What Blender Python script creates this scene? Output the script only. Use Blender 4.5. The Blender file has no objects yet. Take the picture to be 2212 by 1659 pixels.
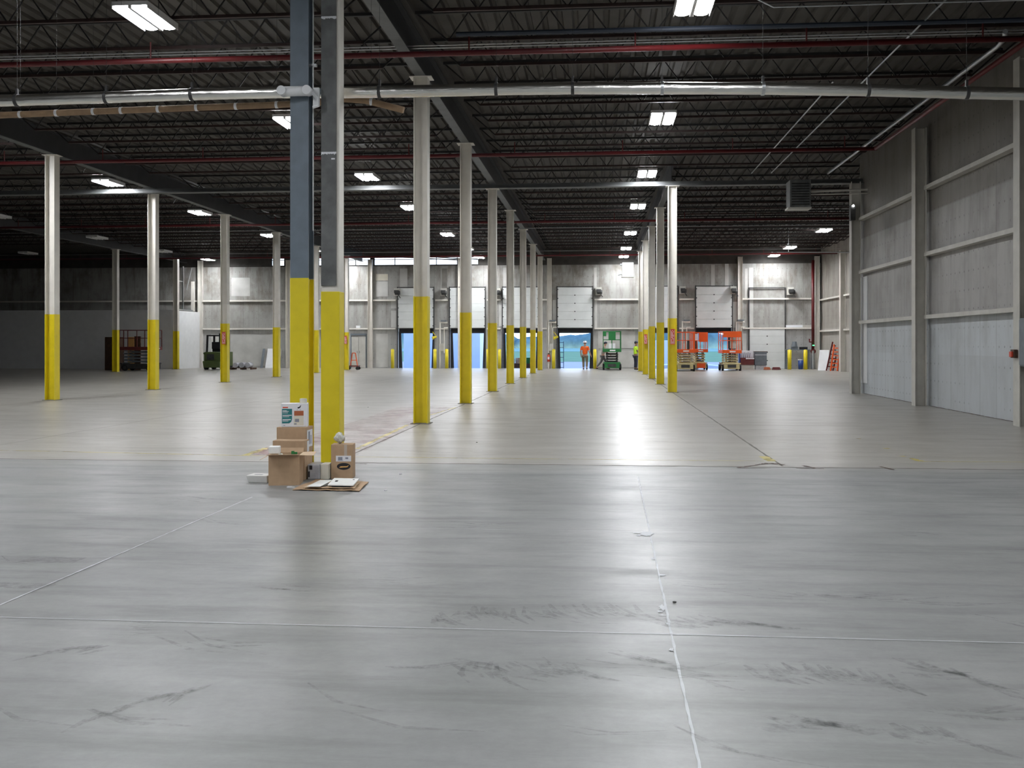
import bpy, bmesh, math, random
from mathutils import Vector, Matrix
PI = math.pi
S = bpy.context.scene
COL = S.collection
R = math.radians

# ------------------------------------------------------------------ camera, sky, exposure
YAW = 5.02
CZ = 1.65
FPX, HOR = 2150.0, 742.0
cam_d = bpy.data.cameras.new('camera')
cam = bpy.data.objects.new('camera', cam_d)
COL.objects.link(cam)
cam_d.sensor_fit = 'HORIZONTAL'
cam_d.sensor_width = 36
cam_d.lens = FPX / 2212 * 36
cam_d.shift_y = -(829.5 - HOR) / 2212
cam_d.clip_end = 2000
cam.location = (0, 0, CZ)
cam.rotation_euler = (R(90), 0, R(YAW))
S.camera = cam
S.view_settings.view_transform = 'Standard'
S.view_settings.look = 'None'
S.view_settings.gamma = 1
S.view_settings.use_curve_mapping = False
S.view_settings.exposure = 0.0

LAMP = 172.0          # radiance of a high-bay lamp
world = bpy.data.worlds.new('dusk sky')
S.world = world
world.use_nodes = True
wn = world.node_tree.nodes; wl = world.node_tree.links
wn.clear()
wo = wn.new('ShaderNodeOutputWorld'); wb = wn.new('ShaderNodeBackground')
wt = wn.new('ShaderNodeTexCoord'); wsep = wn.new('ShaderNodeSeparateXYZ'); wr = wn.new('ShaderNodeValToRGB')
wl.new(wt.outputs['Generated'], wsep.inputs[0]); wl.new(wsep.outputs[2], wr.inputs[0])
wl.new(wr.outputs[0], wb.inputs[0]); wl.new(wb.outputs[0], wo.inputs[0])
cr = wr.color_ramp
cr.elements[0].position = 0.0; cr.elements[0].color = (0.72, 0.86, 1.0, 1)
cr.elements[1].position = 0.45; cr.elements[1].color = (0.22, 0.42, 0.95, 1)
e = cr.elements.new(0.06); e.color = (0.80, 0.90, 1.0, 1)
wb.inputs[1].default_value = 3.5

# ------------------------------------------------------------------ helpers
XL, XR, XR2, YB, YJ, YN = -46.0, 8.72, 14.3, 66.0, 13.55, -14.0
CS, SN = math.cos(R(YAW)), math.sin(R(YAW))
def floor_pt(px, py, z=0.0):
    D = FPX * (CZ - z) / (py - HOR); L = (px - 1106) / FPX * D
    return (L * CS - D * SN, L * SN + D * CS)
def wx(px, Y):
    k = (px - 1106) / FPX
    return (k * Y * CS - Y * SN) / (CS + k * SN)
def wz(py, X, Y):
    return CZ + (HOR - py) / FPX * (Y * CS - X * SN)

def tag(o, label=None, cat=None, group=None, kind=None):
    if label: o['label'] = label
    if cat: o['category'] = cat
    if group: o['group'] = group
    if kind: o['kind'] = kind
    return o
def empty(name, loc=(0, 0, 0), rz=0.0, label=None, cat=None, group=None, kind=None, parent=None):
    o = bpy.data.objects.new(name, None); COL.objects.link(o)
    o.empty_display_size = 0.1
    o.location = loc; o.rotation_euler = (0, 0, rz)
    if parent: o.parent = parent
    return tag(o, label, cat, group, kind)
def copy_tree(o, parent=None):
    c = o.copy(); COL.objects.link(c); c.parent = parent
    for ch in list(o.children): copy_tree(ch, c)
    return c
NUMS = ['first', 'second', 'third', 'fourth', 'fifth', 'sixth', 'seventh', 'eighth', 'ninth', 'tenth', 'eleventh', 'twelfth',
        'thirteenth', 'fourteenth', 'fifteenth', 'sixteenth', 'seventeenth', 'eighteenth', 'nineteenth', 'twentieth',
        'twenty-first', 'twenty-second', 'twenty-third', 'twenty-fourth']

class MB:
    def __init__(self): self.v = []; self.f = []; self.mi = []; self.cur = 0
    def quad(self, pts):
        n = len(self.v); self.v += [tuple(p) for p in pts]; self.f.append(tuple(range(n, n + len(pts)))); self.mi.append(self.cur); return self
    def hexa(self, p):
        n = len(self.v); self.v += [tuple(q) for q in p]
        for f in ((0, 3, 2, 1), (4, 5, 6, 7), (0, 1, 5, 4), (1, 2, 6, 5), (2, 3, 7, 6), (3, 0, 4, 7)):
            self.f.append(tuple(n + i for i in f)); self.mi.append(self.cur)
        return self
    def box(self, x0, x1, y0, y1, z0, z1):
        return self.hexa([(x0, y0, z0), (x1, y0, z0), (x1, y1, z0), (x0, y1, z0), (x0, y0, z1), (x1, y0, z1), (x1, y1, z1), (x0, y1, z1)])
    def cbox(self, cx, cy, z0, w, d, h, rz=0.0):
        c, s = math.cos(rz), math.sin(rz); p = []
        for z in (z0, z0 + h):
            for a, b in ((-1, -1), (1, -1), (1, 1), (-1, 1)):
                x, y = a * w / 2, b * d / 2; p.append((cx + x * c - y * s, cy + x * s + y * c, z))
        return self.hexa(p)
    def bar(self, a, b, w, h=None, up=(0, 0, 1)):
        h = h or w; a = Vector(a); b = Vector(b); d = (b - a).normalized(); u = Vector(up)
        if abs(d.dot(u)) > 0.99: u = Vector((1, 0, 0))
        s = d.cross(u).normalized(); t = s.cross(d).normalized(); p = []
        for q in (a, b):
            for i, j in ((-1, -1), (1, -1), (1, 1), (-1, 1)): p.append(q + s * (i * w / 2) + t * (j * h / 2))
        return self.hexa(p)
    def tube(self, pts, r, n=10, caps=True):
        pts = [Vector(p) for p in pts]; rs = r if isinstance(r, (list, tuple)) else [r] * len(pts)
        rings = []; prev = None
        for i, p in enumerate(pts):
            if i == 0: d = pts[1] - pts[0]
            elif i == len(pts) - 1: d = pts[-1] - pts[-2]
            else: d = (pts[i + 1] - p).normalized() + (p - pts[i - 1]).normalized()
            d.normalize()
            if prev is None:
                u = Vector((0, 0, 1)) if abs(d.z) < 0.9 else Vector((1, 0, 0))
                s = d.cross(u).normalized()
            else: s = (prev - d * prev.dot(d)).normalized()
            prev = s; t = d.cross(s); b = len(self.v)
            for k in range(n):
                a = 2 * PI * k / n; self.v.append(tuple(p + (s * math.cos(a) + t * math.sin(a)) * rs[i]))
            rings.append(b)
        for i in range(len(rings) - 1):
            for k in range(n):
                k2 = (k + 1) % n
                self.f.append((rings[i] + k, rings[i] + k2, rings[i + 1] + k2, rings[i + 1] + k)); self.mi.append(self.cur)
        if caps:
            self.f.append(tuple(rings[0] + k for k in range(n))[::-1]); self.mi.append(self.cur)
            self.f.append(tuple(rings[-1] + k for k in range(n))); self.mi.append(self.cur)
        return self
    def cyl(self, c, r, h, n=16): return self.tube([c, (c[0], c[1], c[2] + h)], r, n)
    def ball(self, c, r, n=10, m=6, sx=1, sy=1, sz=1):
        b = len(self.v)
        for i in range(m + 1):
            th = PI * i / m
            for k in range(n):
                a = 2 * PI * k / n
                self.v.append((c[0] + r * sx * math.sin(th) * math.cos(a), c[1] + r * sy * math.sin(th) * math.sin(a), c[2] + r * sz * math.cos(th)))
        for i in range(m):
            for k in range(n):
                k2 = (k + 1) % n; self.f.append((b + i * n + k, b + (i + 1) * n + k, b + (i + 1) * n + k2, b + i * n + k2)); self.mi.append(self.cur)
        return self
    def prism(self, poly, axis, a0, a1):
        """poly of 2-D points extruded along axis 'x','y' or 'z' from a0 to a1"""
        n = len(self.v); m = len(poly)
        for a in (a0, a1):
            for (p, q) in poly:
                self.v.append((a, p, q) if axis == 'x' else (p, a, q) if axis == 'y' else (p, q, a))
        self.f.append(tuple(range(n, n + m))[::-1]); self.mi.append(self.cur)
        self.f.append(tuple(range(n + m, n + 2 * m))); self.mi.append(self.cur)
        for i in range(m):
            j = (i + 1) % m; self.f.append((n + i, n + j, n + m + j, n + m + i)); self.mi.append(self.cur)
        return self
    def build(self, name, mat, parent=None, bevel=0.0, smooth=False, loc=None):
        me = bpy.data.meshes.new(name); me.from_pydata(self.v, [], self.f)
        mats = mat if isinstance(mat, (list, tuple)) else [mat]
        for m in mats: me.materials.append(m)
        if len(mats) > 1:
            for p, i in zip(me.polygons, self.mi): p.material_index = i
        bm = bmesh.new(); bm.from_mesh(me); bmesh.ops.recalc_face_normals(bm, faces=bm.faces); bm.to_mesh(me); bm.free()
        if smooth:
            for p in me.polygons: p.use_smooth = len(p.vertices) <= 4
        o = bpy.data.objects.new(name, me); COL.objects.link(o)
        if parent: o.parent = parent
        if loc: o.location = loc
        if bevel:
            b = o.modifiers.new('bevel', 'BEVEL'); b.width = bevel; b.segments = 2; b.limit_method = 'ANGLE'
        return o

# ------------------------------------------------------------------ materials
def new_mat(name):
    m = bpy.data.materials.new(name); m.use_nodes = True
    return m, m.node_tree.nodes, m.node_tree.links, m.node_tree.nodes['Principled BSDF']
def mat(name, col, rough=0.6, metal=0.0, var=0.12, scale=6.0, bump=0.0, stretch=None, spec=0.5, detail=6):
    m, n, l, b = new_mat(name)
    b.inputs['Roughness'].default_value = rough; b.inputs['Metallic'].default_value = metal
    b.inputs['Specular IOR Level'].default_value = spec
    tc = n.new('ShaderNodeTexCoord'); no = n.new('ShaderNodeTexNoise'); ra = n.new('ShaderNodeValToRGB')
    no.inputs['Scale'].default_value = scale; no.inputs['Detail'].default_value = detail
    src = tc.outputs['Object']
    if stretch:
        mp = n.new('ShaderNodeMapping'); mp.inputs['Scale'].default_value = stretch; l.new(src, mp.inputs[0]); src = mp.outputs[0]
    l.new(src, no.inputs['Vector']); l.new(no.outputs[0], ra.inputs[0])
    ra.color_ramp.elements[0].position = 0.3; ra.color_ramp.elements[1].position = 0.7
    ra.color_ramp.elements[0].color = [c * (1 - var) for c in col] + [1]
    ra.color_ramp.elements[1].color = [min(1, c * (1 + var)) for c in col] + [1]
    l.new(ra.outputs[0], b.inputs['Base Color'])
    if bump:
        bu = n.new('ShaderNodeBump'); bu.inputs['Strength'].default_value = bump; bu.inputs['Distance'].default_value = 0.02
        l.new(no.outputs[0], bu.inputs['Height']); l.new(bu.outputs[0], b.inputs['Normal'])
    return m
def emit(name, col, s):
    m = bpy.data.materials.new(name); m.use_nodes = True; n = m.node_tree.nodes; l = m.node_tree.links; n.clear()
    o = n.new('ShaderNodeOutputMaterial'); e = n.new('ShaderNodeEmission'); e.inputs[0].default_value = (*col, 1); e.inputs[1].default_value = s
    l.new(e.outputs[0], o.inputs[0]); return m

def mixc(n, l, fac, a, b):
    x = n.new('ShaderNodeMix'); x.data_type = 'RGBA'
    for sock, val in ((x.inputs[0], fac), (x.inputs[6], a), (x.inputs[7], b)):
        if hasattr(val, 'node'): l.new(val, sock)
        elif isinstance(val, (int, float)): sock.default_value = val
        else: sock.default_value = (*val, 1)
    return x.outputs[2]
def noise(n, l, vec, scale, detail=6, rough=0.55, stretch=None, lo=None, hi=None):
    if stretch:
        mp = n.new('ShaderNodeMapping'); mp.inputs['Scale'].default_value = stretch; l.new(vec, mp.inputs[0]); vec = mp.outputs[0]
    t = n.new('ShaderNodeTexNoise'); t.inputs['Scale'].default_value = scale; t.inputs['Detail'].default_value = detail
    t.inputs['Roughness'].default_value = rough; l.new(vec, t.inputs['Vector'])
    out = t.outputs[0]
    if lo is not None:
        mr = n.new('ShaderNodeMapRange'); mr.inputs[1].default_value = lo; mr.inputs[2].default_value = hi; l.new(out, mr.inputs[0]); out = mr.outputs[0]
    return out
def mth(n, l, op, a, b=None):
    x = n.new('ShaderNodeMath'); x.operation = op
    for i, v in enumerate((a, b)):
        if v is None: continue
        if hasattr(v, 'node'): l.new(v, x.inputs[i])
        else: x.inputs[i].default_value = v
    return x.outputs[0]

def concrete(name, base, base2, stain, rough0, rough1, spec=0.5, streak=0.35, bump=0.03):
    m, n, l, b = new_mat(name)
    v = n.new('ShaderNodeTexCoord').outputs['Object']
    big = noise(n, l, v, 0.22, 5, 0.6, None, 0.35, 0.65)
    mid = noise(n, l, v, 1.0, 9, 0.68, (0.8, 1.5, 1), 0.34, 0.66)
    fine = noise(n, l, v, 16, 5, 0.75, None, 0.3, 0.7)
    st = noise(n, l, v, 1.3, 8, 0.65, (0.4, 2.6, 1), 0.50, 0.70)
    st2 = noise(n, l, v, 0.55, 6, 0.6, (2.0, 0.6, 1), 0.52, 0.74)
    ligh = noise(n, l, v, 0.6, 7, 0.7, (0.6, 1.8, 1), 0.55, 0.75)
    c = mixc(n, l, big, base, base2)
    c = mixc(n, l, mth(n, l, 'MULTIPLY', mid, 0.42), c, stain)
    c = mixc(n, l, mth(n, l, 'MULTIPLY', st, streak), c, stain)
    c = mixc(n, l, mth(n, l, 'MULTIPLY', st2, streak * 0.6), c, stain)
    c = mixc(n, l, mth(n, l, 'MULTIPLY', ligh, 0.35), c, tuple(min(1, x * 1.28) for x in base2))
    c = mixc(n, l, mth(n, l, 'MULTIPLY', fine, 0.16), c, tuple(x * 0.5 for x in stain))
    # pale dust trodden along the joint between the slabs
    sp = n.new('ShaderNodeSeparateXYZ'); l.new(v, sp.inputs[0])
    dj = mth(n, l, 'ABSOLUTE', mth(n, l, 'SUBTRACT', sp.outputs[1], YJ + 0.1))
    mr = n.new('ShaderNodeMapRange'); mr.inputs[1].default_value = 0.0; mr.inputs[2].default_value = 1.1; mr.inputs[3].default_value = 0.75; mr.inputs[4].default_value = 0.0; l.new(dj, mr.inputs[0])
    c = mixc(n, l, mth(n, l, 'MULTIPLY', mr.outputs[0], noise(n, l, v, 0.9, 6, 0.6, (0.5, 3, 1), 0.3, 0.6)), c, (0.36, 0.35, 0.325))
    l.new(c, b.inputs['Base Color'])
    mr = n.new('ShaderNodeMapRange'); l.new(mth(n, l, 'MULTIPLY', mth(n, l, 'ADD', mid, st), 0.5), mr.inputs[0])
    mr.inputs[3].default_value = rough0; mr.inputs[4].default_value = rough1
    l.new(mr.outputs[0], b.inputs['Roughness']); b.inputs['Specular IOR Level'].default_value = spec
    bu = n.new('ShaderNodeBump'); bu.inputs['Strength'].default_value = bump; bu.inputs['Distance'].default_value = 0.05
    l.new(noise(n, l, v, 0.8, 3, 0.5, (1, 1.4, 1)), bu.inputs['Height']); l.new(bu.outputs[0], b.inputs['Normal'])
    return m

def panel_mat(name, lower, upper, split, dirt, pw=0.6, axis='x', zsoft=0.05, dirt_amt=0.6, pins=True, horiz=0.0, top=None):
    """insulated wall boards: vertical joints every pw, colour change above 'split' metres, streaky grime"""
    m, n, l, b = new_mat(name)
    v = n.new('ShaderNodeTexCoord').outputs['Object']
    sp = n.new('ShaderNodeSeparateXYZ'); l.new(v, sp.inputs[0])
    u = sp.outputs[0] if axis == 'x' else sp.outputs[1]; z = sp.outputs[2]
    mr = n.new('ShaderNodeMapRange'); mr.inputs[1].default_value = split - zsoft; mr.inputs[2].default_value = split + zsoft; l.new(z, mr.inputs[0])
    c = mixc(n, l, mr.outputs[0], lower, upper)
    if top:
        m2 = n.new('ShaderNodeMapRange'); m2.inputs[1].default_value = top[0] - .03; m2.inputs[2].default_value = top[0] + .03; l.new(z, m2.inputs[0])
        c = mixc(n, l, m2.outputs[0], c, top[1])
    # one tone per board
    fl = mth(n, l, 'FLOOR', mth(n, l, 'DIVIDE', u, pw * 2))
    row = mth(n, l, 'FLOOR', mth(n, l, 'DIVIDE', z, 1.37))
    wn_ = n.new('ShaderNodeTexWhiteNoise'); wn_.noise_dimensions = '2D'
    cx = n.new('ShaderNodeCombineXYZ'); l.new(fl, cx.inputs[0]); l.new(row, cx.inputs[1]); l.new(cx.outputs[0], wn_.inputs[0])
    c = mixc(n, l, mth(n, l, 'MULTIPLY', wn_.outputs[0], 0.22), c, tuple(x * 0.55 for x in upper))
    # grime: vertical streaks, heavier in the upper boards
    stv = noise(n, l, v, 1.0, 7, 0.65, (2.2, 2.2, 0.5), 0.45, 0.75)
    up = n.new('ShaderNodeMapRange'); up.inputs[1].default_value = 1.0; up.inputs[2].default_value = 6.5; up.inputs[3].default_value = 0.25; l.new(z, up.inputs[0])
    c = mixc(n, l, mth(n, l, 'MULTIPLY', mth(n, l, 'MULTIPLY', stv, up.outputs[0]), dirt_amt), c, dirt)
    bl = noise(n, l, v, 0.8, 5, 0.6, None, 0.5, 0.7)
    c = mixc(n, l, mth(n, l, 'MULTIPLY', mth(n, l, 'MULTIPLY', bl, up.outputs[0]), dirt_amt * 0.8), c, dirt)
    # joints
    fr = mth(n, l, 'FRACT', mth(n, l, 'DIVIDE', u, pw)); d = mth(n, l, 'ABSOLUTE', mth(n, l, 'SUBTRACT', fr, 0.5))
    j = mth(n, l, 'GREATER_THAN', d, 0.5 - 0.012 / pw)
    c = mixc(n, l, mth(n, l, 'MULTIPLY', j, 0.35), c, tuple(x * 0.35 for x in dirt))
    if horiz:
        fr = mth(n, l, 'FRACT', mth(n, l, 'DIVIDE', z, horiz)); d = mth(n, l, 'ABSOLUTE', mth(n, l, 'SUBTRACT', fr, 0.5))
        c = mixc(n, l, mth(n, l, 'MULTIPLY', mth(n, l, 'GREATER_THAN', d, 0.5 - 0.012 / horiz), 0.3), c, tuple(x * 0.35 for x in dirt))
    if pins:
        fu = mth(n, l, 'SUBTRACT', mth(n, l, 'FRACT', mth(n, l, 'DIVIDE', u, 0.3)), 0.5); fz = mth(n, l, 'SUBTRACT', mth(n, l, 'FRACT', mth(n, l, 'DIVIDE', z, 0.45)), 0.5)
        q = mth(n, l, 'ADD', mth(n, l, 'POWER', mth(n, l, 'MULTIPLY', fu, 0.3), 2), mth(n, l, 'POWER', mth(n, l, 'MULTIPLY', fz, 0.45), 2))
        pn = mth(n, l, 'MULTIPLY', mth(n, l, 'LESS_THAN', q, 0.0007), noise(n, l, v, 0.5, 2, 0.5, None, 0.4, 0.6))
        c = mixc(n, l, mth(n, l, 'MULTIPLY', pn, 0.5), c, (0.05, 0.045, 0.04))
    l.new(c, b.inputs['Base Color']); b.inputs['Roughness'].default_value = 0.55
    return m

M = {}
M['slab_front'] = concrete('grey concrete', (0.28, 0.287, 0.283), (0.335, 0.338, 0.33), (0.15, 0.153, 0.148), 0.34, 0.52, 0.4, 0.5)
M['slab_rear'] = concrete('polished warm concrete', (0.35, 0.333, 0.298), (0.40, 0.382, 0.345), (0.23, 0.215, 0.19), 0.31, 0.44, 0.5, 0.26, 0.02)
M['deck'] = mat('painted metal deck', (0.050, 0.044, 0.037), 0.7, 0, 0.2, 2.0)
M['joist'] = mat('dark red primed steel', (0.030, 0.014, 0.012), 0.6, 0, 0.3, 8)
M['joist_dark'] = mat('dark grey primed steel', (0.014, 0.013, 0.013), 0.6, 0, 0.3, 8)
M['girder_web_shade'] = mat('shaded girder web', (0.03, 0.03, 0.032), 0.6, 0, 0.2, 3)  # darker copy of the girder paint; the web's shade put into the colour
M['girder'] = mat('grey painted girder steel', (0.11, 0.115, 0.115), 0.55, 0, 0.15, 3)
M['cream'] = mat('cream painted steel', (0.70, 0.67, 0.61), 0.45, 0, 0.07, 3, 0.02)
M['wallcream'] = mat('grey cream painted steel', (0.50, 0.485, 0.44), 0.5, 0, 0.1, 3)
M['yellow'] = mat('yellow safety paint', (0.74, 0.60, 0.012), 0.42, 0, 0.07, 4, 0.02)
M['blue_steel'] = mat('blue grey painted steel', (0.13, 0.165, 0.20), 0.5, 0, 0.1, 6)
M['blue_dark'] = mat('dark blue painted steel', (0.03, 0.04, 0.06), 0.5, 0, 0.1, 6)
M['plate'] = mat('dull grey primer plate', (0.115, 0.12, 0.118), 0.65, 0, 0.3, 5)
M['white'] = mat('white painted surface', (0.78, 0.79, 0.80), 0.5, 0, 0.04, 3)
M['door'] = mat('off white door skin', (0.66, 0.68, 0.67), 0.45, 0, 0.05, 2)
M['black'] = mat('black rubber', (0.012, 0.012, 0.014), 0.7, 0, 0.3, 6)
M['dark'] = mat('dark metal', (0.05, 0.05, 0.05), 0.5, 0.3, 0.3, 6)
M['galv'] = mat('galvanised steel', (0.5, 0.52, 0.53), 0.35, 0.85, 0.1, 10)
M['foil'] = mat('crinkled foil jacket', (0.80, 0.79, 0.75), 0.24, 1.0, 0.05, 9, 0.35, (0.6, 3, 3))
M['brownwrap'] = mat('brown paper insulation', (0.30, 0.20, 0.12), 0.8, 0, 0.15, 9, 0.3)
M['red'] = mat('red painted pipe', (0.105, 0.008, 0.009), 0.45, 0, 0.15, 4)
M['orange'] = mat('orange machine paint', (0.85, 0.115, 0.015), 0.4, 0, 0.06, 4)
M['green'] = mat('green machine paint', (0.012, 0.17, 0.04), 0.4, 0, 0.08, 4)
M['olive'] = mat('olive green machine paint', (0.075, 0.105, 0.03), 0.5, 0, 0.15, 4)
M['sand'] = mat('cream machine paint', (0.60, 0.51, 0.27), 0.5, 0, 0.12, 5)
M['card'] = mat('brown cardboard', (0.46, 0.315, 0.195), 0.85, 0, 0.06, 14, 0.05)
M['cardin'] = mat('light inner cardboard', (0.62, 0.46, 0.31), 0.85, 0, 0.06, 14)
M['paper'] = mat('white printed paper', (0.78, 0.79, 0.82), 0.6, 0, 0.03, 10)
M['foam'] = mat('white foam', (0.80, 0.80, 0.78), 0.7, 0, 0.03, 30)
M['teal'] = mat('teal printing ink', (0.02, 0.19, 0.20), 0.5, 0, 0.05, 10)
M['ink'] = mat('black printing ink', (0.015, 0.015, 0.02), 0.5, 0, 0.05, 10)
M['greyink'] = mat('grey printing ink', (0.25, 0.27, 0.33), 0.5, 0, 0.1, 10)
M['rust'] = mat('rusty brown ink', (0.42, 0.12, 0.05), 0.5, 0, 0.1, 10)
M['amber'] = mat('amber ink', (0.80, 0.45, 0.15), 0.5, 0, 0.1, 10)
M['tape'] = mat('pale packing tape', (0.52, 0.45, 0.38), 0.25, 0, 0.05, 10)
M['plastic'] = mat('cloudy plastic film', (0.62, 0.62, 0.55), 0.25, 0, 0.15, 12, 0.6)
M['greyfilm'] = mat('grey plastic wrap', (0.46, 0.47, 0.50), 0.25, 0, 0.15, 8, 0.6)
M['creamcard'] = mat('cream carton', (0.70, 0.68, 0.58), 0.6, 0, 0.04, 8)
M['signred'] = mat('red sign vinyl', (0.62, 0.07, 0.03), 0.4, 0, 0.03, 8)
M['brown'] = mat('dark brown wood', (0.07, 0.035, 0.02), 0.6, 0, 0.3, 5)
M['maroon'] = mat('maroon paint', (0.12, 0.02, 0.02), 0.5, 0, 0.2, 5)
M['steelgrey'] = mat('grey painted box steel', (0.13, 0.15, 0.17), 0.5, 0, 0.15, 5)
M['bluebin'] = mat('blue plastic', (0.02, 0.06, 0.25), 0.4, 0, 0.1, 5)
M['skin'] = mat('skin', (0.50, 0.28, 0.20), 0.55, 0, 0.05, 12)
M['skin2'] = mat('tanned skin', (0.30, 0.16, 0.10), 0.55, 0, 0.05, 12)
M['shirt_orange'] = mat('bright orange cotton', (0.95, 0.14, 0.015), 0.8, 0, 0.05, 12)
M['shirt_lime'] = mat('lime yellow cotton', (0.62, 0.95, 0.04), 0.8, 0, 0.05, 12)
M['khaki'] = mat('khaki trousers', (0.20, 0.17, 0.11), 0.85, 0, 0.12, 12)
M['navy'] = mat('dark navy trousers', (0.03, 0.035, 0.06), 0.85, 0, 0.12, 12)
M['tan'] = mat('tan grey shirt', (0.36, 0.30, 0.26), 0.85, 0, 0.1, 12)
M['greyjean'] = mat('grey trousers', (0.20, 0.20, 0.20), 0.85, 0, 0.1, 12)
M['hair'] = mat('dark hair', (0.02, 0.015, 0.012), 0.7, 0, 0.2, 30)
M['grass'] = mat('mown grass', (0.09, 0.20, 0.065), 0.9, 0, 0.2, 0.3)
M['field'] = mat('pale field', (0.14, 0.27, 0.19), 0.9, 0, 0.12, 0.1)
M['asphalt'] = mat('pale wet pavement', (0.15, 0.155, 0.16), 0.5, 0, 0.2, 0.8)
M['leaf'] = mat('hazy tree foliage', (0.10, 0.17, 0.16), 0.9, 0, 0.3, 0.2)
M['trailer'] = mat('white trailer skin', (0.75, 0.76, 0.78), 0.5, 0, 0.04, 1)
M['glassdark'] = mat('tinted vehicle glass', (0.03, 0.06, 0.10), 0.08, 0, 0.1, 1)
M['pink'] = mat('faded red floor paint', (0.42, 0.27, 0.25), 0.35, 0, 0.25, 1.5)
M['linepaint'] = mat('worn yellow line paint', (0.60, 0.53, 0.20), 0.45, 0, 0.25, 3)
M['filler'] = mat('white joint filler', (0.62, 0.64, 0.66), 0.6, 0, 0.1, 6)
M['jointdark'] = mat('dark joint gap', (0.16, 0.15, 0.13), 0.8, 0, 0.3, 3)
M['lampframe'] = mat('lamp housing', (0.7, 0.7, 0.7), 0.5, 0, 0.05, 3)
M['unlit'] = mat('unlit diffuser', (0.75, 0.76, 0.75), 0.4, 0, 0.05, 3)
M['lamp'] = emit('lit lamp tubes', (0.95, 0.97, 1.0), LAMP)
M['spot'] = emit('small lit bulb', (1, 1, 1), 20)
M['exitgreen'] = emit('green indicator', (0.1, 1.0, 0.3), 3)
m, n, l, b = new_mat('window glass'); M['glass'] = m
n.clear(); o_ = n.new('ShaderNodeOutputMaterial'); g_ = n.new('ShaderNodeBsdfGlossy'); t_ = n.new('ShaderNodeBsdfTransparent'); x_ = n.new('ShaderNodeMixShader')
g_.inputs['Roughness'].default_value = 0.05; x_.inputs[0].default_value = 0.08
l.new(t_.outputs[0], x_.inputs[1]); l.new(g_.outputs[0], x_.inputs[2]); l.new(x_.outputs[0], o_.inputs[0])
# translucent scuff of tyre rubber: the alpha is broken up by noise
m, n, l, b = new_mat('tyre rubber scuff'); M['scuff'] = m
v_ = n.new('ShaderNodeTexCoord').outputs['Object']
b.inputs['Base Color'].default_value = (0.075, 0.08, 0.085, 1); b.inputs['Roughness'].default_value = 0.6
l.new(mth(n, l, 'MULTIPLY', noise(n, l, v_, 9, 7, 0.75, None, 0.42, 0.75), 0.36), b.inputs['Alpha'])
m, n, l, b = new_mat('thin floor stain'); M['stain'] = m
v_ = n.new('ShaderNodeTexCoord').outputs['Object']
b.inputs['Base Color'].default_value = (0.50, 0.17, 0.15, 1); b.inputs['Roughness'].default_value = 0.3
l.new(mth(n, l, 'MULTIPLY', noise(n, l, v_, 1.6, 7, 0.7, (1, 1, 1), 0.42, 0.68), 0.42), b.inputs['Alpha'])
m, n, l, b = new_mat('worn yellow stripe'); M['wornline'] = m
v_ = n.new('ShaderNodeTexCoord').outputs['Object']
b.inputs['Base Color'].default_value = (0.62, 0.52, 0.13, 1); b.inputs['Roughness'].default_value = 0.4
l.new(mth(n, l, 'MULTIPLY', noise(n, l, v_, 1.4, 5, 0.7, None, 0.30, 0.55), 0.85), b.inputs['Alpha'])
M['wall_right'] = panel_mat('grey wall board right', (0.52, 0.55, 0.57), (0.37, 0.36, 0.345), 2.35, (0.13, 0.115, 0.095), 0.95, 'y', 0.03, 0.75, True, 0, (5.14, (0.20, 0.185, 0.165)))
M['wall_back'] = panel_mat('grey wall board back', (0.45, 0.45, 0.435), (0.37, 0.365, 0.345), 2.66, (0.12, 0.095, 0.07), 1.1, 'x', 0.03, 0.95, True)
M['wall_far_right'] = panel_mat('grey wall board far right', (0.42, 0.40, 0.36), (0.36, 0.34, 0.30), 2.6, (0.12, 0.10, 0.08), 1.1, 'y', 0.03, 0.8, True)
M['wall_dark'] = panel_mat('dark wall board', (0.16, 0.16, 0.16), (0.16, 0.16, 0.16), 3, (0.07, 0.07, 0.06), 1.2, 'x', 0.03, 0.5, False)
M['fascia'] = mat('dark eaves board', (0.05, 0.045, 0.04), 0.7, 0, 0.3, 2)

# ------------------------------------------------------------------ layout numbers (metres)
DECK = 7.95
YCUT = 34.35           # where the right-hand wall steps outwards

# ------------------------------------------------------------------ floor
def struct(o): o['kind'] = 'structure'; return o
fl_ = MB()
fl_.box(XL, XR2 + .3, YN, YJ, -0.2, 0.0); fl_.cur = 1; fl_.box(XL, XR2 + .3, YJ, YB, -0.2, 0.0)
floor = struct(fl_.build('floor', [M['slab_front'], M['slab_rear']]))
def strip(mb, p, q, w, z=0.002):
    p = Vector((*p, 0)); q = Vector((*q, 0)); d = (q - p).normalized(); s = Vector((-d.y, d.x, 0)) * w / 2
    mb.quad([(p - s)[:2] + (z,), (p + s)[:2] + (z,), (q + s)[:2] + (z,), (q - s)[:2] + (z,)])
rnd = random.Random(4)
def jag_strip(mb, p, q, w, z, n=40, amp=0.5):
    p = Vector(p); q = Vector(q); d = (q - p); L = d.length; d.normalize(); s = Vector((-d.y, d.x)); prev = None
    for i in range(n + 1):
        c = p + d * L * i / n; a = w / 2 * (1 + rnd.uniform(-amp, amp)); b = w / 2 * (1 + rnd.uniform(-amp, amp))
        cur = ((*(c - s * a), z), (*(c + s * b), z))
        if prev: mb.quad([prev[0], prev[1], cur[1], cur[0]])
        prev = cur
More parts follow.
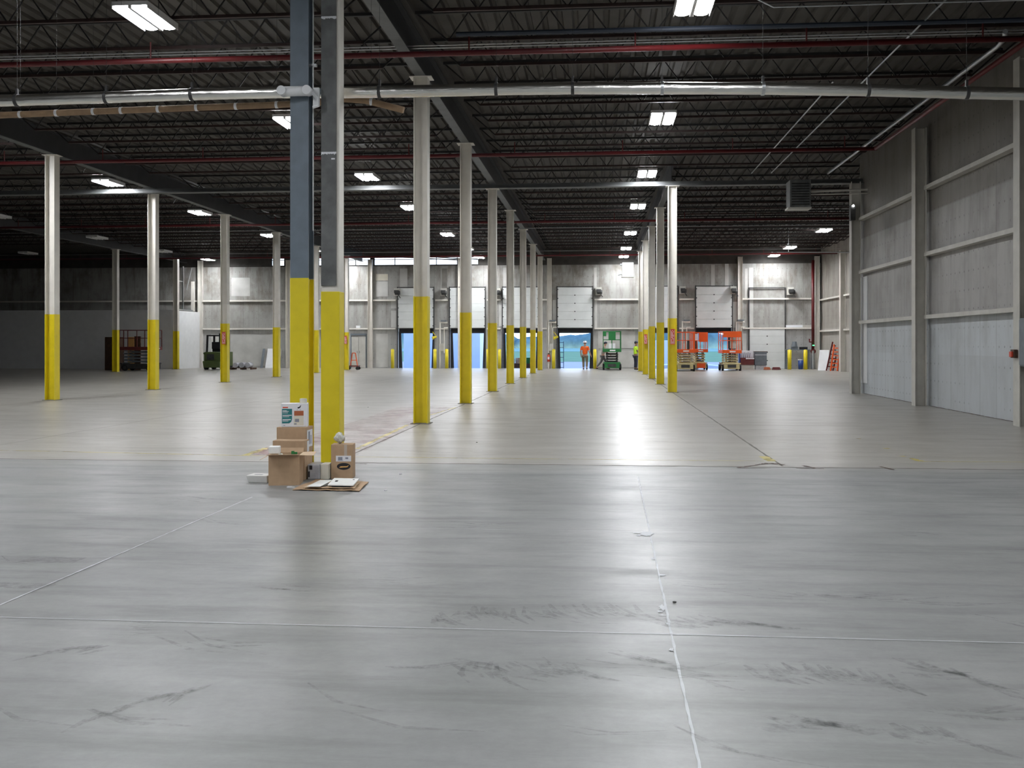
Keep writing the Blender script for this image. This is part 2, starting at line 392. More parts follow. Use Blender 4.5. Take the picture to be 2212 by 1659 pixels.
# white-filled saw cuts of the front slab
A = floor_pt(1378, 1030); B = floor_pt(1512, 1659)
dirA = (B[0] - A[0], B[1] - A[1])
mb = MB(); jag_strip(mb, (A[0], A[1]), (B[0] + dirA[0] * .5, B[1] + dirA[1] * .5), 0.013, 0.003, 160, 0.5); mb.build('joint_filler', M['filler'], floor)
mb = MB(); C1 = floor_pt(0, 1334); C2 = floor_pt(2212, 1390); jag_strip(mb, (C1[0] - 12, C1[1] - 12 * (C2[1] - C1[1]) / (C2[0] - C1[0])), (8.5, C2[1] + (8.5 - C2[0]) * (C2[1] - C1[1]) / (C2[0] - C1[0])), 0.009, 0.003, 160, 0.4); mb.build('joint_filler', M['filler'], floor)
mb = MB(); jag_strip(mb, floor_pt(545, 1074), floor_pt(-300, 1436), 0.012, 0.003, 120, 0.5); mb.build('joint_filler', M['filler'], floor)
mb = MB(); jag_strip(mb, floor_pt(700, 1139), floor_pt(1800, 1154), 0.004, 0.002, 60, 0.8); mb.build('joint_filler', M['filler'], floor)
def blob(mb, c, rx, ry, z, n=18, amp=0.5):
    mb.quad([(c[0] + rx * math.cos(2 * PI * k / n) * (1 + rnd.uniform(-amp, amp)), c[1] + ry * math.sin(2 * PI * k / n) * (1 + rnd.uniform(-amp, amp)), z) for k in range(n)])
mb = MB()
for (px, py, rx, ry) in ((1397, 1153, .05, .10), (1376, 1152, .03, .02), (1380, 1157, .02, .03), (1410, 1208, .012, .04), (1430, 1243, .035, .02), (1431, 1313, .022, .055), (1426, 1322, .02, .02), (1441, 1348, .008, .02), (1451, 1405, .012, .03), (1432, 1330, .02, .01)):
    blob(mb, floor_pt(px, py), rx, ry, 0.004)
mb.build('filler_patch', M['filler'], floor)
# the joint between the two slabs, and the thin joints of the rear slab
mb = MB(); jag_strip(mb, (XL, YJ - .02), (XR - .1, YJ - .02), 0.05, 0.002, 300, 0.6); mb.build('slab_joint', M['jointdark'], floor)
mb = MB()
for X in (-3.66, 2.45): jag_strip(mb, (X, YJ + .1), (X, YB - .4), 0.035, 0.002, 200, 0.4)
jag_strip(mb, (-15.85, YJ), (-15.85, YB - .5), 0.03, 0.002, 100, 0.4)
for k in range(1, 8): jag_strip(mb, (XL, YJ + 6.83 * k), (XR - .2, YJ + 6.83 * k), 0.02, 0.002, 100, 0.4)
for X in (-9.7, -22): jag_strip(mb, (X, YJ), (X, YB - .5), 0.015, 0.002, 100, 0.4)
mb.build('slab_joint', M['jointdark'], floor)
# painted yellow lines
mb = MB()
for (a, b_, w) in (((0, 973), (560, 985), .05), ((560, 985), (1650, 996.5), .035), ((1990, 997), (2300, 999), .04)):
    jag_strip(mb, floor_pt(*a), floor_pt(*b_), w, 0.003, 60, 0.3)
pa, pb_ = floor_pt(0, 973), floor_pt(560, 985)
jag_strip(mb, (-20, pa[1]), pa, .05, .003, 30)
jag_strip(mb, floor_pt(1967, 990), floor_pt(1990, 997), .08, .003, 5)
jag_strip(mb, floor_pt(1648, 986), floor_pt(1668, 997), .13, .003, 5, .2)
jag_strip(mb, floor_pt(770, 970), floor_pt(880, 918), .09, .003, 20, .3)
jag_strip(mb, floor_pt(575, 968), floor_pt(530, 984), .12, .003, 10, .3)
jag_strip(mb, floor_pt(905, 904), floor_pt(985, 880), .05, .003, 20, .5)
for px, py in ((1855, 948), (1914, 969), (1950, 986)): blob(mb, floor_pt(px, py), .05, .05, .003)
mb.build('painted_line', M['wornline'], floor)
mb = MB()
mb.quad([(*floor_pt(530, 984), .0025), (*floor_pt(770, 984), .0025), (*floor_pt(940, 895), .0025), (*floor_pt(990, 875), .0025), (*floor_pt(860, 880), .0025), (*floor_pt(720, 925), .0025)])
mb.quad([(*floor_pt(535, 983), .0028), (*floor_pt(600, 983), .0028), (*floor_pt(600, 964), .0028), (*floor_pt(575, 966), .0028)])
mb.build('faded_paint', M['stain'], floor)
# broken edge of the slab by the missing column
mb = MB()
for (a, b_, w) in (((1592, 1011), (1640, 1004), .04), ((1640, 1004), (1660, 1001), .07), ((1660, 1001), (1695, 1004), .07), ((1592, 1011), (1665, 1012), .03), ((1735, 1006), (1760, 1012), .04), ((1720, 1012), (1780, 1013), .03), ((1900, 1008), (1930, 1015), .04), ((742, 999), (792, 1003), .03)):
    jag_strip(mb, floor_pt(*a), floor_pt(*b_), w, .004, 10, .7)
mb.build('slab_crack', M['brown'], floor)
# tyre scuffs
mb = MB()
def chevrons(px0, py0, px1, py1, n, ln, ang, w=.035, jit=.3):
    a = Vector(floor_pt(px0, py0)); b_ = Vector(floor_pt(px1, py1))
    for i in range(n):
        t = i / max(1, n - 1); c = a.lerp(b_, t) + Vector((0, .10 * math.sin(t * PI)))
        th = R(ang + rnd.uniform(-14, 14)); L = ln * rnd.uniform(1 - jit, 1 + jit); d = Vector((math.cos(th), math.sin(th)))
        p, q = c - d * L / 2, c + d * L / 2; m_ = (p + q) / 2 + Vector((-d.y, d.x)) * L * .12
        ww = w * rnd.uniform(.6, 1.3); s = Vector((-d.y, d.x)) * ww / 2
        mb.quad([(*(p - s * .3), .0032), (*(m_ - s), .0032), (*(q - s * .4), .0032), (*(q + s * .4), .0032), (*(m_ + s), .0032), (*(p + s * .3), .0032)])
chevrons(950, 1345, 1100, 1325, 13, .30, 115, .05)
chevrons(1100, 1335, 1400, 1325, 14, .36, 120, .045)
chevrons(1010, 1455, 1110, 1470, 5, .24, 110, .04)
chevrons(1120, 1455, 1300, 1460, 12, .32, 132, .05)
chevrons(1380, 1420, 1560, 1480, 9, .32, 155, .04)
chevrons(1450, 1350, 1700, 1355, 16, .30, 150, .05)
chevrons(1650, 1460, 1960, 1480, 18, .30, 118, .05)
chevrons(1670, 1575, 1870, 1578, 9, .22, 160, .07)
chevrons(1650, 1285, 2050, 1300, 9, .8, 172, .03)
chevrons(2000, 1440, 2200, 1500, 10, .32, 130, .045)
chevrons(80, 1420, 210, 1410, 6, .22, 40, .05)
chevrons(200, 1560, 420, 1500, 10, .28, 60, .04)
chevrons(1950, 1590, 2150, 1620, 8, .2, 120, .06)
for _ in range(34):
    px, py = rnd.uniform(-50, 2250), rnd.uniform(1060, 1640); chevrons(px, py, px + rnd.uniform(10, 60), py + rnd.uniform(-8, 8), rnd.randint(1, 4), rnd.uniform(.15, .8), 172 + rnd.uniform(-25, 25), rnd.uniform(.015, .05))
for (px, py, w_, h_) in ((112, 1210, .22, .10), (45, 1266, .22, .08)):
    c = floor_pt(px, py); mb.quad([(c[0] - w_, c[1] - h_, .0032), (c[0] + w_, c[1] - h_, .0032), (c[0] + w_ * 1.05, c[1] + h_, .0032), (c[0] - w_ * .9, c[1] + h_, .0032)])
for _ in range(14):
    px, py = rnd.uniform(100, 2100), rnd.uniform(860, 985); chevrons(px, py, px + 30, py, 2, rnd.uniform(.5, 1.4), 175 + rnd.uniform(-30, 30), .05)
tag(mb.build('tyre_scuff', M['scuff'], floor), 'dark curved tyre scuffs', kind='stuff')
for i, (px, py) in enumerate(((2188, 1057 - 0), (912, 880), (831, 1060), (1692, 1140))): pass

# ------------------------------------------------------------------ walls
mb = MB(); mb.box(XR, XR + .25, YN, YCUT, 0, DECK + .2); struct(mb.build('wall_right', M['wall_right']))
mb = MB(); mb.box(XR + .25, XR2, YCUT - .25, YCUT, 0, DECK + .2); struct(mb.build('wall_step', M['wall_right']))
mb = MB(); mb.box(XR2, XR2 + .25, YCUT - .25, YB + .3, 0, DECK + .2); struct(mb.build('wall_far_right', M['wall_far_right']))
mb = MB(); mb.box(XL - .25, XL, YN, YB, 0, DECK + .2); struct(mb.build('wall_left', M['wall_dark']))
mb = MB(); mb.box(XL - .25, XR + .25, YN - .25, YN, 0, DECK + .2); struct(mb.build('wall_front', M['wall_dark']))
DOORS = []   # (x0, x1, open?)
for a, b_, op in ((860, 937, 1), (972, 1048, 1), (1086, 1163, 1), (1204, 1280, 1), (1387, 1463, 1), (1503, 1581, 1), (1618, 1695, 0)):
    DOORS.append((wx(a, YB), wx(b_, YB), op))
DH = 2.66
WTOP = 6.86
WIN = [(wx(586, YB), wx(614, YB)), (wx(672, YB), wx(700, YB)), (wx(736, YB), wx(800, YB)), (wx(808, YB), wx(1033, YB))]
def wall_with_holes(x0, x1, z0, z1, holes, y0, y1, mb):
    xs = sorted(set([x0, x1] + [h[0] for h in holes] + [h[1] for h in holes])); zs = sorted(set([z0, z1] + [h[2] for h in holes] + [h[3] for h in holes]))
    for i in range(len(xs) - 1):
        for j in range(len(zs) - 1):
            cx, cz = (xs[i] + xs[i + 1]) / 2, (zs[j] + zs[j + 1]) / 2
            if any(h[0] < cx < h[1] and h[2] < cz < h[3] for h in holes): continue
            mb.box(xs[i], xs[i + 1], y0, y1, zs[j], zs[j + 1])
mb = MB(); wall_with_holes(XL, XR2, 0, WTOP, [(d[0], d[1], -1, DH) for d in DOORS if d[2]], YB, YB + .25, mb)
struct(mb.build('wall_back', M['wall_back']))
WZ0, WZ1 = 6.9, 7.56
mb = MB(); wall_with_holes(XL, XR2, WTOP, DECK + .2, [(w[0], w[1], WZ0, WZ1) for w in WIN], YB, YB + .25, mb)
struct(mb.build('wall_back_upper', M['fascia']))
for i, w in enumerate(WIN):
    r = struct(empty('window_%d' % (i + 1), ((w[0] + w[1]) / 2, YB, WZ0)))
    hw = (w[1] - w[0]) / 2; H = WZ1 - WZ0; mb = MB()
    mb.box(-hw, hw, .03, .09, 0, .05); mb.box(-hw, hw, .03, .09, H - .05, H)
    n_ = max(2, int(round(2 * hw / 1.5)))
    for k in range(n_ + 1):
        x = -hw + 2 * hw * k / n_; mb.box(max(-hw, x - .025), min(hw, x + .025), .03, .09, .05, H - .05)
    mb.box(-hw, hw, .04, .08, H * .58, H * .58 + .04); mb.box(-hw, hw, .04, .08, H * .78, H * .78 + .03)
    if i == 3:
        mb.bar((-hw, .0, H * .98), (hw * .8, .0, H * .45), .03, .06); mb.bar((-hw * .4, .0, H * .98), (hw, .0, H * .55), .03, .05)
    mb.build('window_frame', M['fascia'], r)
    mb = MB(); mb.box(-hw, hw, .055, .06, 0, H); mb.build('window_glass', M['glass'], r)

M['patch'] = mat('bright liner sheet', (0.52, 0.515, 0.49), 0.5, 0, 0.15, 1.2)
M['patch_cream'] = mat('cream liner sheet', (0.62, 0.58, 0.48), 0.5, 0, 0.15, 1.2)
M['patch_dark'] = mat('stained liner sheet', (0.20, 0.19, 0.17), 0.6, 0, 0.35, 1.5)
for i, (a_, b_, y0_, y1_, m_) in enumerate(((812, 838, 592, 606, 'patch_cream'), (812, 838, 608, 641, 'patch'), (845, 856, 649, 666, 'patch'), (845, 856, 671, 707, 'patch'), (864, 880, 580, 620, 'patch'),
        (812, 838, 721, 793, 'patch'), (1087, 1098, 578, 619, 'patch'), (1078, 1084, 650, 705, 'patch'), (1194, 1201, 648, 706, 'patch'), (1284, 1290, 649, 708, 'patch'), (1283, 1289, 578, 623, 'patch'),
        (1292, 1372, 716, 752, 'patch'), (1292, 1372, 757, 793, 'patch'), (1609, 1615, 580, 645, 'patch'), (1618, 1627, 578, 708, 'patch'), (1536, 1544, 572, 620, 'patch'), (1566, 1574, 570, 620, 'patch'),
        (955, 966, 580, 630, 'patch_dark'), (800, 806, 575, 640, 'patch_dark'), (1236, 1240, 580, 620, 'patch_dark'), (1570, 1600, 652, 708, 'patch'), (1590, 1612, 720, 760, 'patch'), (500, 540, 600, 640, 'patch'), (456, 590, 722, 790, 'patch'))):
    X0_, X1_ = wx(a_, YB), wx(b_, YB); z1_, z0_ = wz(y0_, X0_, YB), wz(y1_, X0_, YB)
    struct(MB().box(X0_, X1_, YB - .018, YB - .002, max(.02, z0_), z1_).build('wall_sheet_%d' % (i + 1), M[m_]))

# girts and posts on the walls (cream steel): every length of girt and every post is an object of its own
def hcol_mb(w, d, z0, z1, t=.016, orient='side'):
    mb = MB()
    if orient == 'side':   # flanges left and right, web between them
        mb.box(-w / 2, -w / 2 + t, -d / 2, d / 2, z0, z1); mb.box(w / 2 - t, w / 2, -d / 2, d / 2, z0, z1); mb.box(-w / 2 + t, w / 2 - t, -t / 2, t / 2, z0, z1)
    else:
        mb.box(-w / 2, w / 2, -d / 2, -d / 2 + t, z0, z1); mb.box(-w / 2, w / 2, d / 2 - t, d / 2, z0, z1); mb.box(-t / 2, t / 2, -d / 2 + t, d / 2 - t, z0, z1)
    return mb
GZ = (2.64, 4.55)
posts = [(-27.15, 0), (-21.0, 0), (-15.35, 0), (-9.25, 0), (-3.3, 0), (2.72, 0), (9.12, 0), (14.02, 0)]
desc = ['beside the white partition', 'half hidden behind the blue column', 'just right of the grey double door', 'between the first and second dock doors',
        'beside the fire extinguisher', 'behind the right-hand row of columns', 'left of the closed dock door', 'in the far right corner']
for (x, z0), dd in zip(posts, desc):
    o = hcol_mb(.30, .28, z0, 7.3).build('wall_post', M['cream'], loc=(x, YB - .145, 0))
    tag(o, 'pale steel wall post on the far wall, ' + dd, 'post', 'steel posts along the far wall')
def in_door(x, z): return any(d[0] - .12 < x < d[1] + .12 and (z < 5.5) for d in DOORS[:6])
blocks = sorted([(d[0] - .13, d[1] + .13) for d in DOORS[:6]] + [(p[0] - .16, p[0] + .16) for p in posts])
names_z = {2.64: 'lower', 4.55: 'upper'}
for z in GZ:
    x = -45.9; segs = []
    for a, b_ in blocks:
        if a - x > .25: segs.append((x, a))
        x = max(x, b_)
    for i, (a, b_) in enumerate(segs):
        if b_ - a < .3: continue
        o = MB().box(a, b_, YB - .16, YB - .005, z - .05, z + .05).build('wall_girt', M['cream'])
        tag(o, '%s cream wall girt on the far wall, %s length from the left' % (names_z[z], NUMS[i]), 'girt', 'girts on the far wall')
# right-hand wall
for i, (Y, dd) in enumerate(((-6.6, ''), (.2, ''), (7.0, ''), (13.9, ''), (20.7, 'nearest, beside the dark electrical cabinet'), (27.25, 'middle one of three'), (33.9, 'at the end of the wall'))):
    o = hcol_mb(.30, .30, 0, 7.35 if i != 6 else 7.0).build('wall_column', M['wallcream'], loc=(XR - .27, Y, 0))
    tag(o, ('grey cream steel column against the right wall, ' + dd) if dd else 'grey cream steel column against the right wall, outside the frame, row place %d' % i, 'column', 'steel columns along the right wall')
ys = [-13.9, -6.6, .2, 7.0, 13.9, 20.7, 27.25, 33.9]
for zi, z in enumerate((2.35, 4.0, 5.75)):
    for i in range(5 if False else 4, 7):
        o = MB().box(XR - .2, XR - .005, ys[i] + .16, ys[i + 1] - .16, z - .05, z + .05).build('wall_girt', M['wallcream'])
        tag(o, '%s cream girt on the right wall, %s bay' % (('lowest', 'middle', 'highest')[zi], {4: 'nearest', 5: 'second', 6: 'furthest'}[i]), 'girt', 'girts on the right wall')
mb = MB()
for a, b_ in ((13.9, 20.5), (20.9, 27.0), (27.5, 33.7)): jag_strip(mb, (XR - .03, a), (XR - .03, b_), .05, .004, 60, .8)
mb.build('wall_base_gap', M['brown'], floor)
# downpipe and vertical closure strips seen behind the wall columns
for (Y, l_) in ((28.15, 'dull vertical pipe behind the middle column of the right wall'),):
    o = MB().tube([(XR - .12, Y, 0), (XR - .12, Y, 3.9), (XR - .12, Y, 6.9)], .07, 12).build('drain_pipe', M['wallcream'], smooth=True); tag(o, l_, 'pipe')
o = MB().box(XR - .03, XR - .005, 33.35, 34.1, 0.35, 3.85).build('sheet_panel', M['white']); tag(o, 'tall narrow white sheet on the right wall behind the last column', 'panel')
# far right wall
for Y, nm in ((59.6, 'nearest'), (52.8, 'hidden')):
    o = hcol_mb(.3, .3, 0, 7.1).build('wall_column', M['cream'], loc=(XR2 - .16, Y, 0)); tag(o, 'cream column on the far right side wall, %s the red ladders' % ('beside' if nm == 'nearest' else 'in front of and hiding from'), 'column', 'columns on the far right side wall')
for z in (2.45, 4.45):
    for a, b_, nm in ((59.8, 65.7, 'end'), (53.0, 59.4, 'nearer')):
        o = MB().box(XR2 - .16, XR2 - .005, a, b_, z - .05, z + .05).build('wall_girt', M['cream'])
        tag(o, '%s cream girt on the far right side wall, %s bay' % ('lower' if z < 3 else 'upper', nm), 'girt', 'girts on the far right side wall')

# electrical cabinet and alarm by the near right column
r = empty('electrical_cabinet', (XR - .30, 20.05, 1.2), 0, 'dark blue-grey electrical cabinet at the right edge beside the near wall column', 'cabinet')
MB().box(-.16, .29, -.42, .4, .0, .95).build('cabinet_body', M['steelgrey'], r, .01); MB().box(-.175, -.16, -.4, .38, .03, .92).build('cabinet_door', M['steelgrey'], r, .005)
MB().tube([(-.0, 0, .95), (0, 0, 5.6)], .03, 8).build('conduit', M['galv'], r); MB().bar((-.19, -.3, .45), (-.19, -.3, .6), .02).build('latch', M['dark'], r)
r = empty('alarm_box', (XR - .44, 20.7, 1.36), 0, 'small red alarm box on the near column of the right wall', 'alarm')
MB().box(-.06, .015, -.09, .09, 0, .17).build('back_box', M['brown'], r, .01); MB().box(-.10, -.06, -.06, .06, .02, .13).build('call_point', M['signred'], r, .01)

# ------------------------------------------------------------------ dock doors
def dock_door(i, x0, x1, op):
    r = struct(empty('door_%d' % (i + 1), ((x0 + x1) / 2, YB, 0)))
    hw = (x1 - x0) / 2; z0, z1 = (2.69, 5.38) if op else (0.01, 2.66)
    mb = MB(); n_ = 5; h = (z1 - z0) / n_
    for k in range(n_): mb.box(-hw + .02, hw - .02, -.13, -.08, z0 + k * h + .006, z0 + (k + 1) * h - .004)
    mb.build('door_panel', M['door'], r, .004)
    mb = MB()
    for k in range(1, n_): mb.box(-.04, .04, -.15, -.13, z0 + k * h - .03, z0 + k * h + .03)
    mb.build('hinge', M['dark'], r)
    for s in (-1, 1):
        mb = MB(); mb.box(s * hw - .03 + s * .02, s * hw + .03 + s * .02, -.14, -.04, 0.0, 5.45 if op else 5.3)
        for k in range(9): mb.box(s * (hw - .04) - .03, s * (hw - .04) + .03, -.15, -.13, .4 + k * .6, .46 + k * .6) if op and .4 + k * .6 > z0 else None
        mb.build('door_track', M['dark'], r)
    mb = MB(); mb.box(-hw - .03, hw + .03, -.16, -.05, z1, z1 + .05) if op else mb.box(-hw, hw, -.12, -.06, 5.25, 5.3)
    mb.build('spring_shaft', M['dark'], r)
    if op:
        mb = MB(); mb.box(-hw, hw, .27, .55, 2.34, 2.75); mb.build('dock_seal_head', M['black'], r)
        for s in (-1, 1):
            mb = MB(); mb.hexa([(s * hw, .27, -.9), (s * (hw - .24), .3, -.9), (s * (hw - .24), .5, -.9), (s * hw, .55, -.9), (s * hw, .27, 2.4), (s * (hw - .12), .3, 2.4), (s * (hw - .12), .5, 2.4), (s * hw, .55, 2.4)])
            mb.build('dock_seal_side', M['black'], r)
for i, d in enumerate(DOORS): dock_door(i, *d)

# bollards by the dock doors
bx = [(848, 'left of the first open dock door'), (939.5, 'right of the first open dock door'), (965, 'left of the second open dock door'), (1054, 'right of the second open dock door'),
      (1079, 'left of the third open dock door'), (1196, 'left of the doorway where the man in orange walks'), (1285, 'right of the doorway where the man in orange walks')]
for px, dd in bx:
    r = empty('bollard', (wx(px, 65.4), 65.4, 0), 0, 'short yellow bollard ' + dd, 'bollard', 'bollards by the dock doors')
    MB().cyl((0, 0, 0), .11, 1.25, 14).build('bollard_post', M['yellow'], r, smooth=True); MB().ball((0, 0, 1.25), .11, 12, 6, 1, 1, .35).build('cap', M['yellow'], r, smooth=True)
# chain hoists / operators at the door heads
ops = [(856, 632, 'first'), (957, 632, 'second'), (1074, 632, 'third'), (1293, 630, 'fourth'), (1475, 628, 'fifth'), (1585, 628, 'sixth'), (1709, 630, 'seventh')]
proto = None
for px, py, nn in ops:
    X = wx(px, 65.5); Z = wz(py, X, 65.5)
    if proto is None:
        r = empty('door_operator', (X, 65.55, Z), 0); tag(r, None, 'door operator', 'operators beside the door heads')
        MB().box(-.14, .16, -.14, .14, -.05, .16).build('gear_box', M['dark'], r, .02)
        MB().tube([(-.1, 0, -.02), (.24, 0, -.02)], .13, 12).build('motor', M['dark'], r, smooth=True)
        MB().bar((.1, -.05, -.1), (.28, -.05, -.36), .05).build('arm', M['dark'], r)
        MB().box(-.2, .2, .1, .42, -.2, .3).build('bracket', M['wallcream'], r)
        proto = r; q = r
    else:
        q = copy_tree(proto); q.location = (X, 65.55, Z)
    q['label'] = 'dark door operator high on the far wall, %s from the left' % nn
# cream pipe frames / dock control boxes between doors
for px, dd in ((955, 'between the first two dock doors'), (1190, 'left of the man in orange'), (1480, 'behind the left orange lift'), (1597, 'behind the right orange lift')):
    X = wx(px, 65.6)
    r = empty('dock_control', (X, 65.72, 0), 0, 'cream conduit frame with control box on the far wall, ' + dd, 'control panel', 'dock controls on the far wall')
    MB().tube([(-.16, 0, 0), (-.16, 0, 3.05), (.34, 0, 3.05)], .06, 8).build('conduit', M['cream'], r)
    MB().tube([(.12, 0, 1.0), (.12, 0, 2.7), (.38, 0, 2.7)], .035, 8).build('conduit', M['cream'], r)
    MB().box(-.12, .12, -.1, .08, 1.15, 1.65).build('control_box', M['wallcream'], r, .01)
    MB().box(-.1, .3, -.12, .06, 3.12, 3.2).build('cap_rail', M['steelgrey'], r)
# yellow dock lamps on arms
for px, py, dd in ((940, 731, 'right of the first dock door'), (1203, 731, 'left of the doorway with the man in orange')):
    X = wx(px, 65.4); Z = wz(py, X, 65.4)
    r = empty('dock_lamp', (X, 65.75, Z), 0, 'yellow dock lamp on a folding arm, ' + dd, 'lamp', 'yellow dock lamps')
    MB().tube([(-.22, .24, .42), (-.22, .0, .42)], .025, 8).tube([(-.22, .0, .42), (.05, -.1, .1)], .02, 8).build('arm', M['yellow'], r)
    MB().tube([(.05, -.1, .1), (-.2, -.25, .02)], [.05, .11], 12).build('lamp_head', M['yellow'], r)

# ------------------------------------------------------------------ partition, left side
mb = MB(); mb.box(XL, -27.2, 62.2, 62.35, 0, 3.82); mb.box(-27.35, -27.2, 62.35, YB, 0, 3.78); struct(mb.build('wall_partition', M['white']))
o = MB().box(-27.55, -27.3, 62.22, 62.28, 0.0, .01)
r = empty('stud_frame', (-27.28, 62.3, 3.82), 0, 'open metal stud frame standing on the white partition wall', 'frame')
for (y, h) in ((.02, 2.9), (1.0, 2.9)):
    MB().bar((0, y, 0), (0, y, h), .06, .09).build('stud', M['galv'], r)
MB().bar((0, 2.6, 0), (0, 2.6, 2.0), .12, .2).build('stud', M['cream'], r)
MB().bar((0, 0, .04), (0, 2.7, .04), .06, .08).build('track', M['galv'], r); MB().bar((0, .0, 1.9), (0, 1.0, 1.9), .04, .05).build('track', M['galv'], r)
MB().bar((0, 1.6, 1.4), (0, 2.4, 2.9), .03, .05).build('brace', M['galv'], r)

# ------------------------------------------------------------------ roof: deck, girders, joists
mb = MB()
# ribbed metal deck: ribs run front to back, 0.3 m pitch
x = XL
y0_, y1_ = YN, YB + .3
while x < XR2 + .3:
    mb.quad([(x, y0_, DECK), (x + .17, y0_, DECK), (x + .17, y1_, DECK), (x, y1_, DECK)])
    mb.quad([(x + .17, y0_, DECK), (x + .20, y0_, DECK + .06), (x + .20, y1_, DECK + .06), (x + .17, y1_, DECK)])
    mb.quad([(x + .20, y0_, DECK + .06), (x + .27, y0_, DECK + .06), (x + .27, y1_, DECK + .06), (x + .20, y1_, DECK + .06)])
    mb.quad([(x + .27, y0_, DECK + .06), (x + .30, y0_, DECK), (x + .30, y1_, DECK), (x + .27, y1_, DECK + .06)])
    x += .30
mb.quad([(XL - .3, YN - .3, DECK + .12), (XR2 + .6, YN - .3, DECK + .12), (XR2 + .6, YB + .5, DECK + .12), (XL - .3, YB + .5, DECK + .12)])
struct(mb.build('ceiling', M['deck']))
def girder(x, ya, yb, zb, label, name='roof_girder'):
    t = .02; zt = 7.78
    r = empty(name, (x, ya, 0), 0, label, 'girder', 'roof girders')
    MB().box(-.11, .11, 0, yb - ya, zb, zb + t).build('bottom_flange', M['girder'], r)
    mb = MB(); mb.box(-.11, .11, 0, yb - ya, zt - t, zt); mb.box(-.008, .008, 0, yb - ya, zb + t, zt - t); mb.build('web', M['girder_web_shade'], r)
GB = 7.14
girder(-3.66, -13, YB - .35, GB, 'grey roof girder running away above the central row of yellow-based columns')
girder(-15.85, -13, YB - .35, GB, 'grey roof girder running away above the left row of columns')
girder(-28.1, -13, YB - .35, GB, 'grey roof girder above the unlit far left columns')
girder(2.45, 34.3, YB - .35, GB, 'grey roof girder above the short right row of columns in the far half')
# cross girder
mb = MB(); mb.box(XL + .1, XR + .02, 33.83, 34.13, 6.96, 6.99); mb.box(XL + .1, XR + .02, 33.965, 33.995, 6.99, 7.13)
o = mb.build('cross_girder', M['girder']); tag(o, 'flat steel cross beam spanning the whole hall halfway back', 'girder')

def joist_mesh(L, step=.78):
    z1, z0 = DECK - .02, 7.34
    tc = MB().box(.17, L - .17, -.035, .035, z1 - .06, z1); bc = MB().box(.8, L - .8, -.03, .03, z0, z0 + .055)
    wb_ = MB(); n_ = int(round((L - 1.6) / step)); st = (L - 1.6) / n_
    wb_.bar((.2, 0, z1 - .04), (.8, 0, z0 + .02), .025, .03)
    for k in range(n_):
        a = .8 + k * st
        wb_.bar((a, 0, z0 + .02), (a + st / 2, 0, z1 - .04), .022, .026, (0, 1, 0)); wb_.bar((a + st / 2, 0, z1 - .04), (a + st, 0, z0 + .02), .022, .026, (0, 1, 0))
    wb_.bar((L - .8, 0, z0 + .02), (L - .2, 0, z1 - .04), .025, .03)
    return tc, bc, wb_
def make_joist(L):
    r = empty('roof_joist'); tc, bc, wb_ = joist_mesh(L)
    tc.build('top_chord', M['joist_dark'], r); bc.build('bottom_chord', M['joist'], r); wb_.build('web', M['joist_dark'], r); return r
protos = {}
def put_joists(x0, x1, yl, label, group):
    L = round(x1 - x0, 2)
    for i, y in enumerate(yl):
        if L not in protos: protos[L] = make_joist(L); q = protos[L]
        else: q = copy_tree(protos[L])
        q.location = (x0, y, 0); tag(q, label % NUMS[i], 'joist', group)
near = [15.2 + 1.7 * k for k in range(11)]
far = [36.0 + 1.7 * k for k in range(17)]
put_joists(-3.64, XR - .02, near, 'dark open-web roof joist over the right aisle before the cross beam, %s from the camera', 'roof joists, right aisle, near half')
put_joists(-15.83, -3.68, near, 'dark open-web roof joist over the middle-left bay before the cross beam, %s from the camera', 'roof joists, middle-left bay, near half')
put_joists(-28.08, -15.87, near[4:], 'dark open-web roof joist over the left bay before the cross beam, %s from the camera', 'roof joists, left bay, near half')
put_joists(-3.64, 2.43, far, 'dark open-web roof joist over the narrow centre bay beyond the cross beam, %s in line', 'roof joists, centre bay, far half')
put_joists(2.47, XR2 - .02, far, 'dark open-web roof joist over the right bay beyond the cross beam, %s in line', 'roof joists, right bay, far half')
put_joists(-15.83, -3.68, far, 'dark open-web roof joist over the middle-left bay beyond the cross beam, %s in line', 'roof joists, middle-left bay, far half')
put_joists(-28.08, -15.87, far, 'dark open-web roof joist over the left bay beyond the cross beam, %s in line', 'roof joists, left bay, far half')
put_joists(-40.3, -28.12, far[:12], 'dark open-web roof joist over the unlit outer left bay, %s beyond the cross beam', 'roof joists, outer left bay, far half')

# ------------------------------------------------------------------ free-standing columns
SIGN_H = .52
def add_sign(r, z, w=.16, face=-.152):
    s = MB().box(-w / 2, w / 2, face - .006, face, z, z + SIGN_H).build('warning_sign', M['signred'], r)
    mb = MB(); rr = random.Random(3)
    mb.box(-w / 2 + .012, -w / 2 + .02, face - .008, face - .006, z + .02, z + SIGN_H - .02); mb.box(w / 2 - .02, w / 2 - .012, face - .008, face - .006, z + .02, z + SIGN_H - .02)
    for k in range(12):
        zz = z + .03 + k * (SIGN_H - .06) / 12
        for q in range(3):
            if rr.random() < .8: mb.box(-.045 + q * .032, -.045 + q * .032 + .022, face - .008, face - .006, zz, zz + .02)
    mb.build('sign_lettering', M['paper'], s)
col_proto = None
def column(x, y, label, group, sign=False, top=GB, yel=2.44, rz=0):
    r = empty('steel_column', (x, y, 0), rz, label, 'column', group)
    hcol_mb(.29, .29, yel, top - .015).build('shaft', M['cream'], r)
    y_ = hcol_mb(.294, .294, 0.012, yel, .02).build('yellow_base', M['yellow'], r)
    MB().box(-.2, .2, -.2, .2, 0, .012).build('base_plate', M['jointdark'], r)
    MB().box(-.23, .23, -.17, .17, top - .018, top - .001).build('cap_plate', M['cream'], r)
    if sign: add_sign(r, 1.62, .16, -.15)
    return r
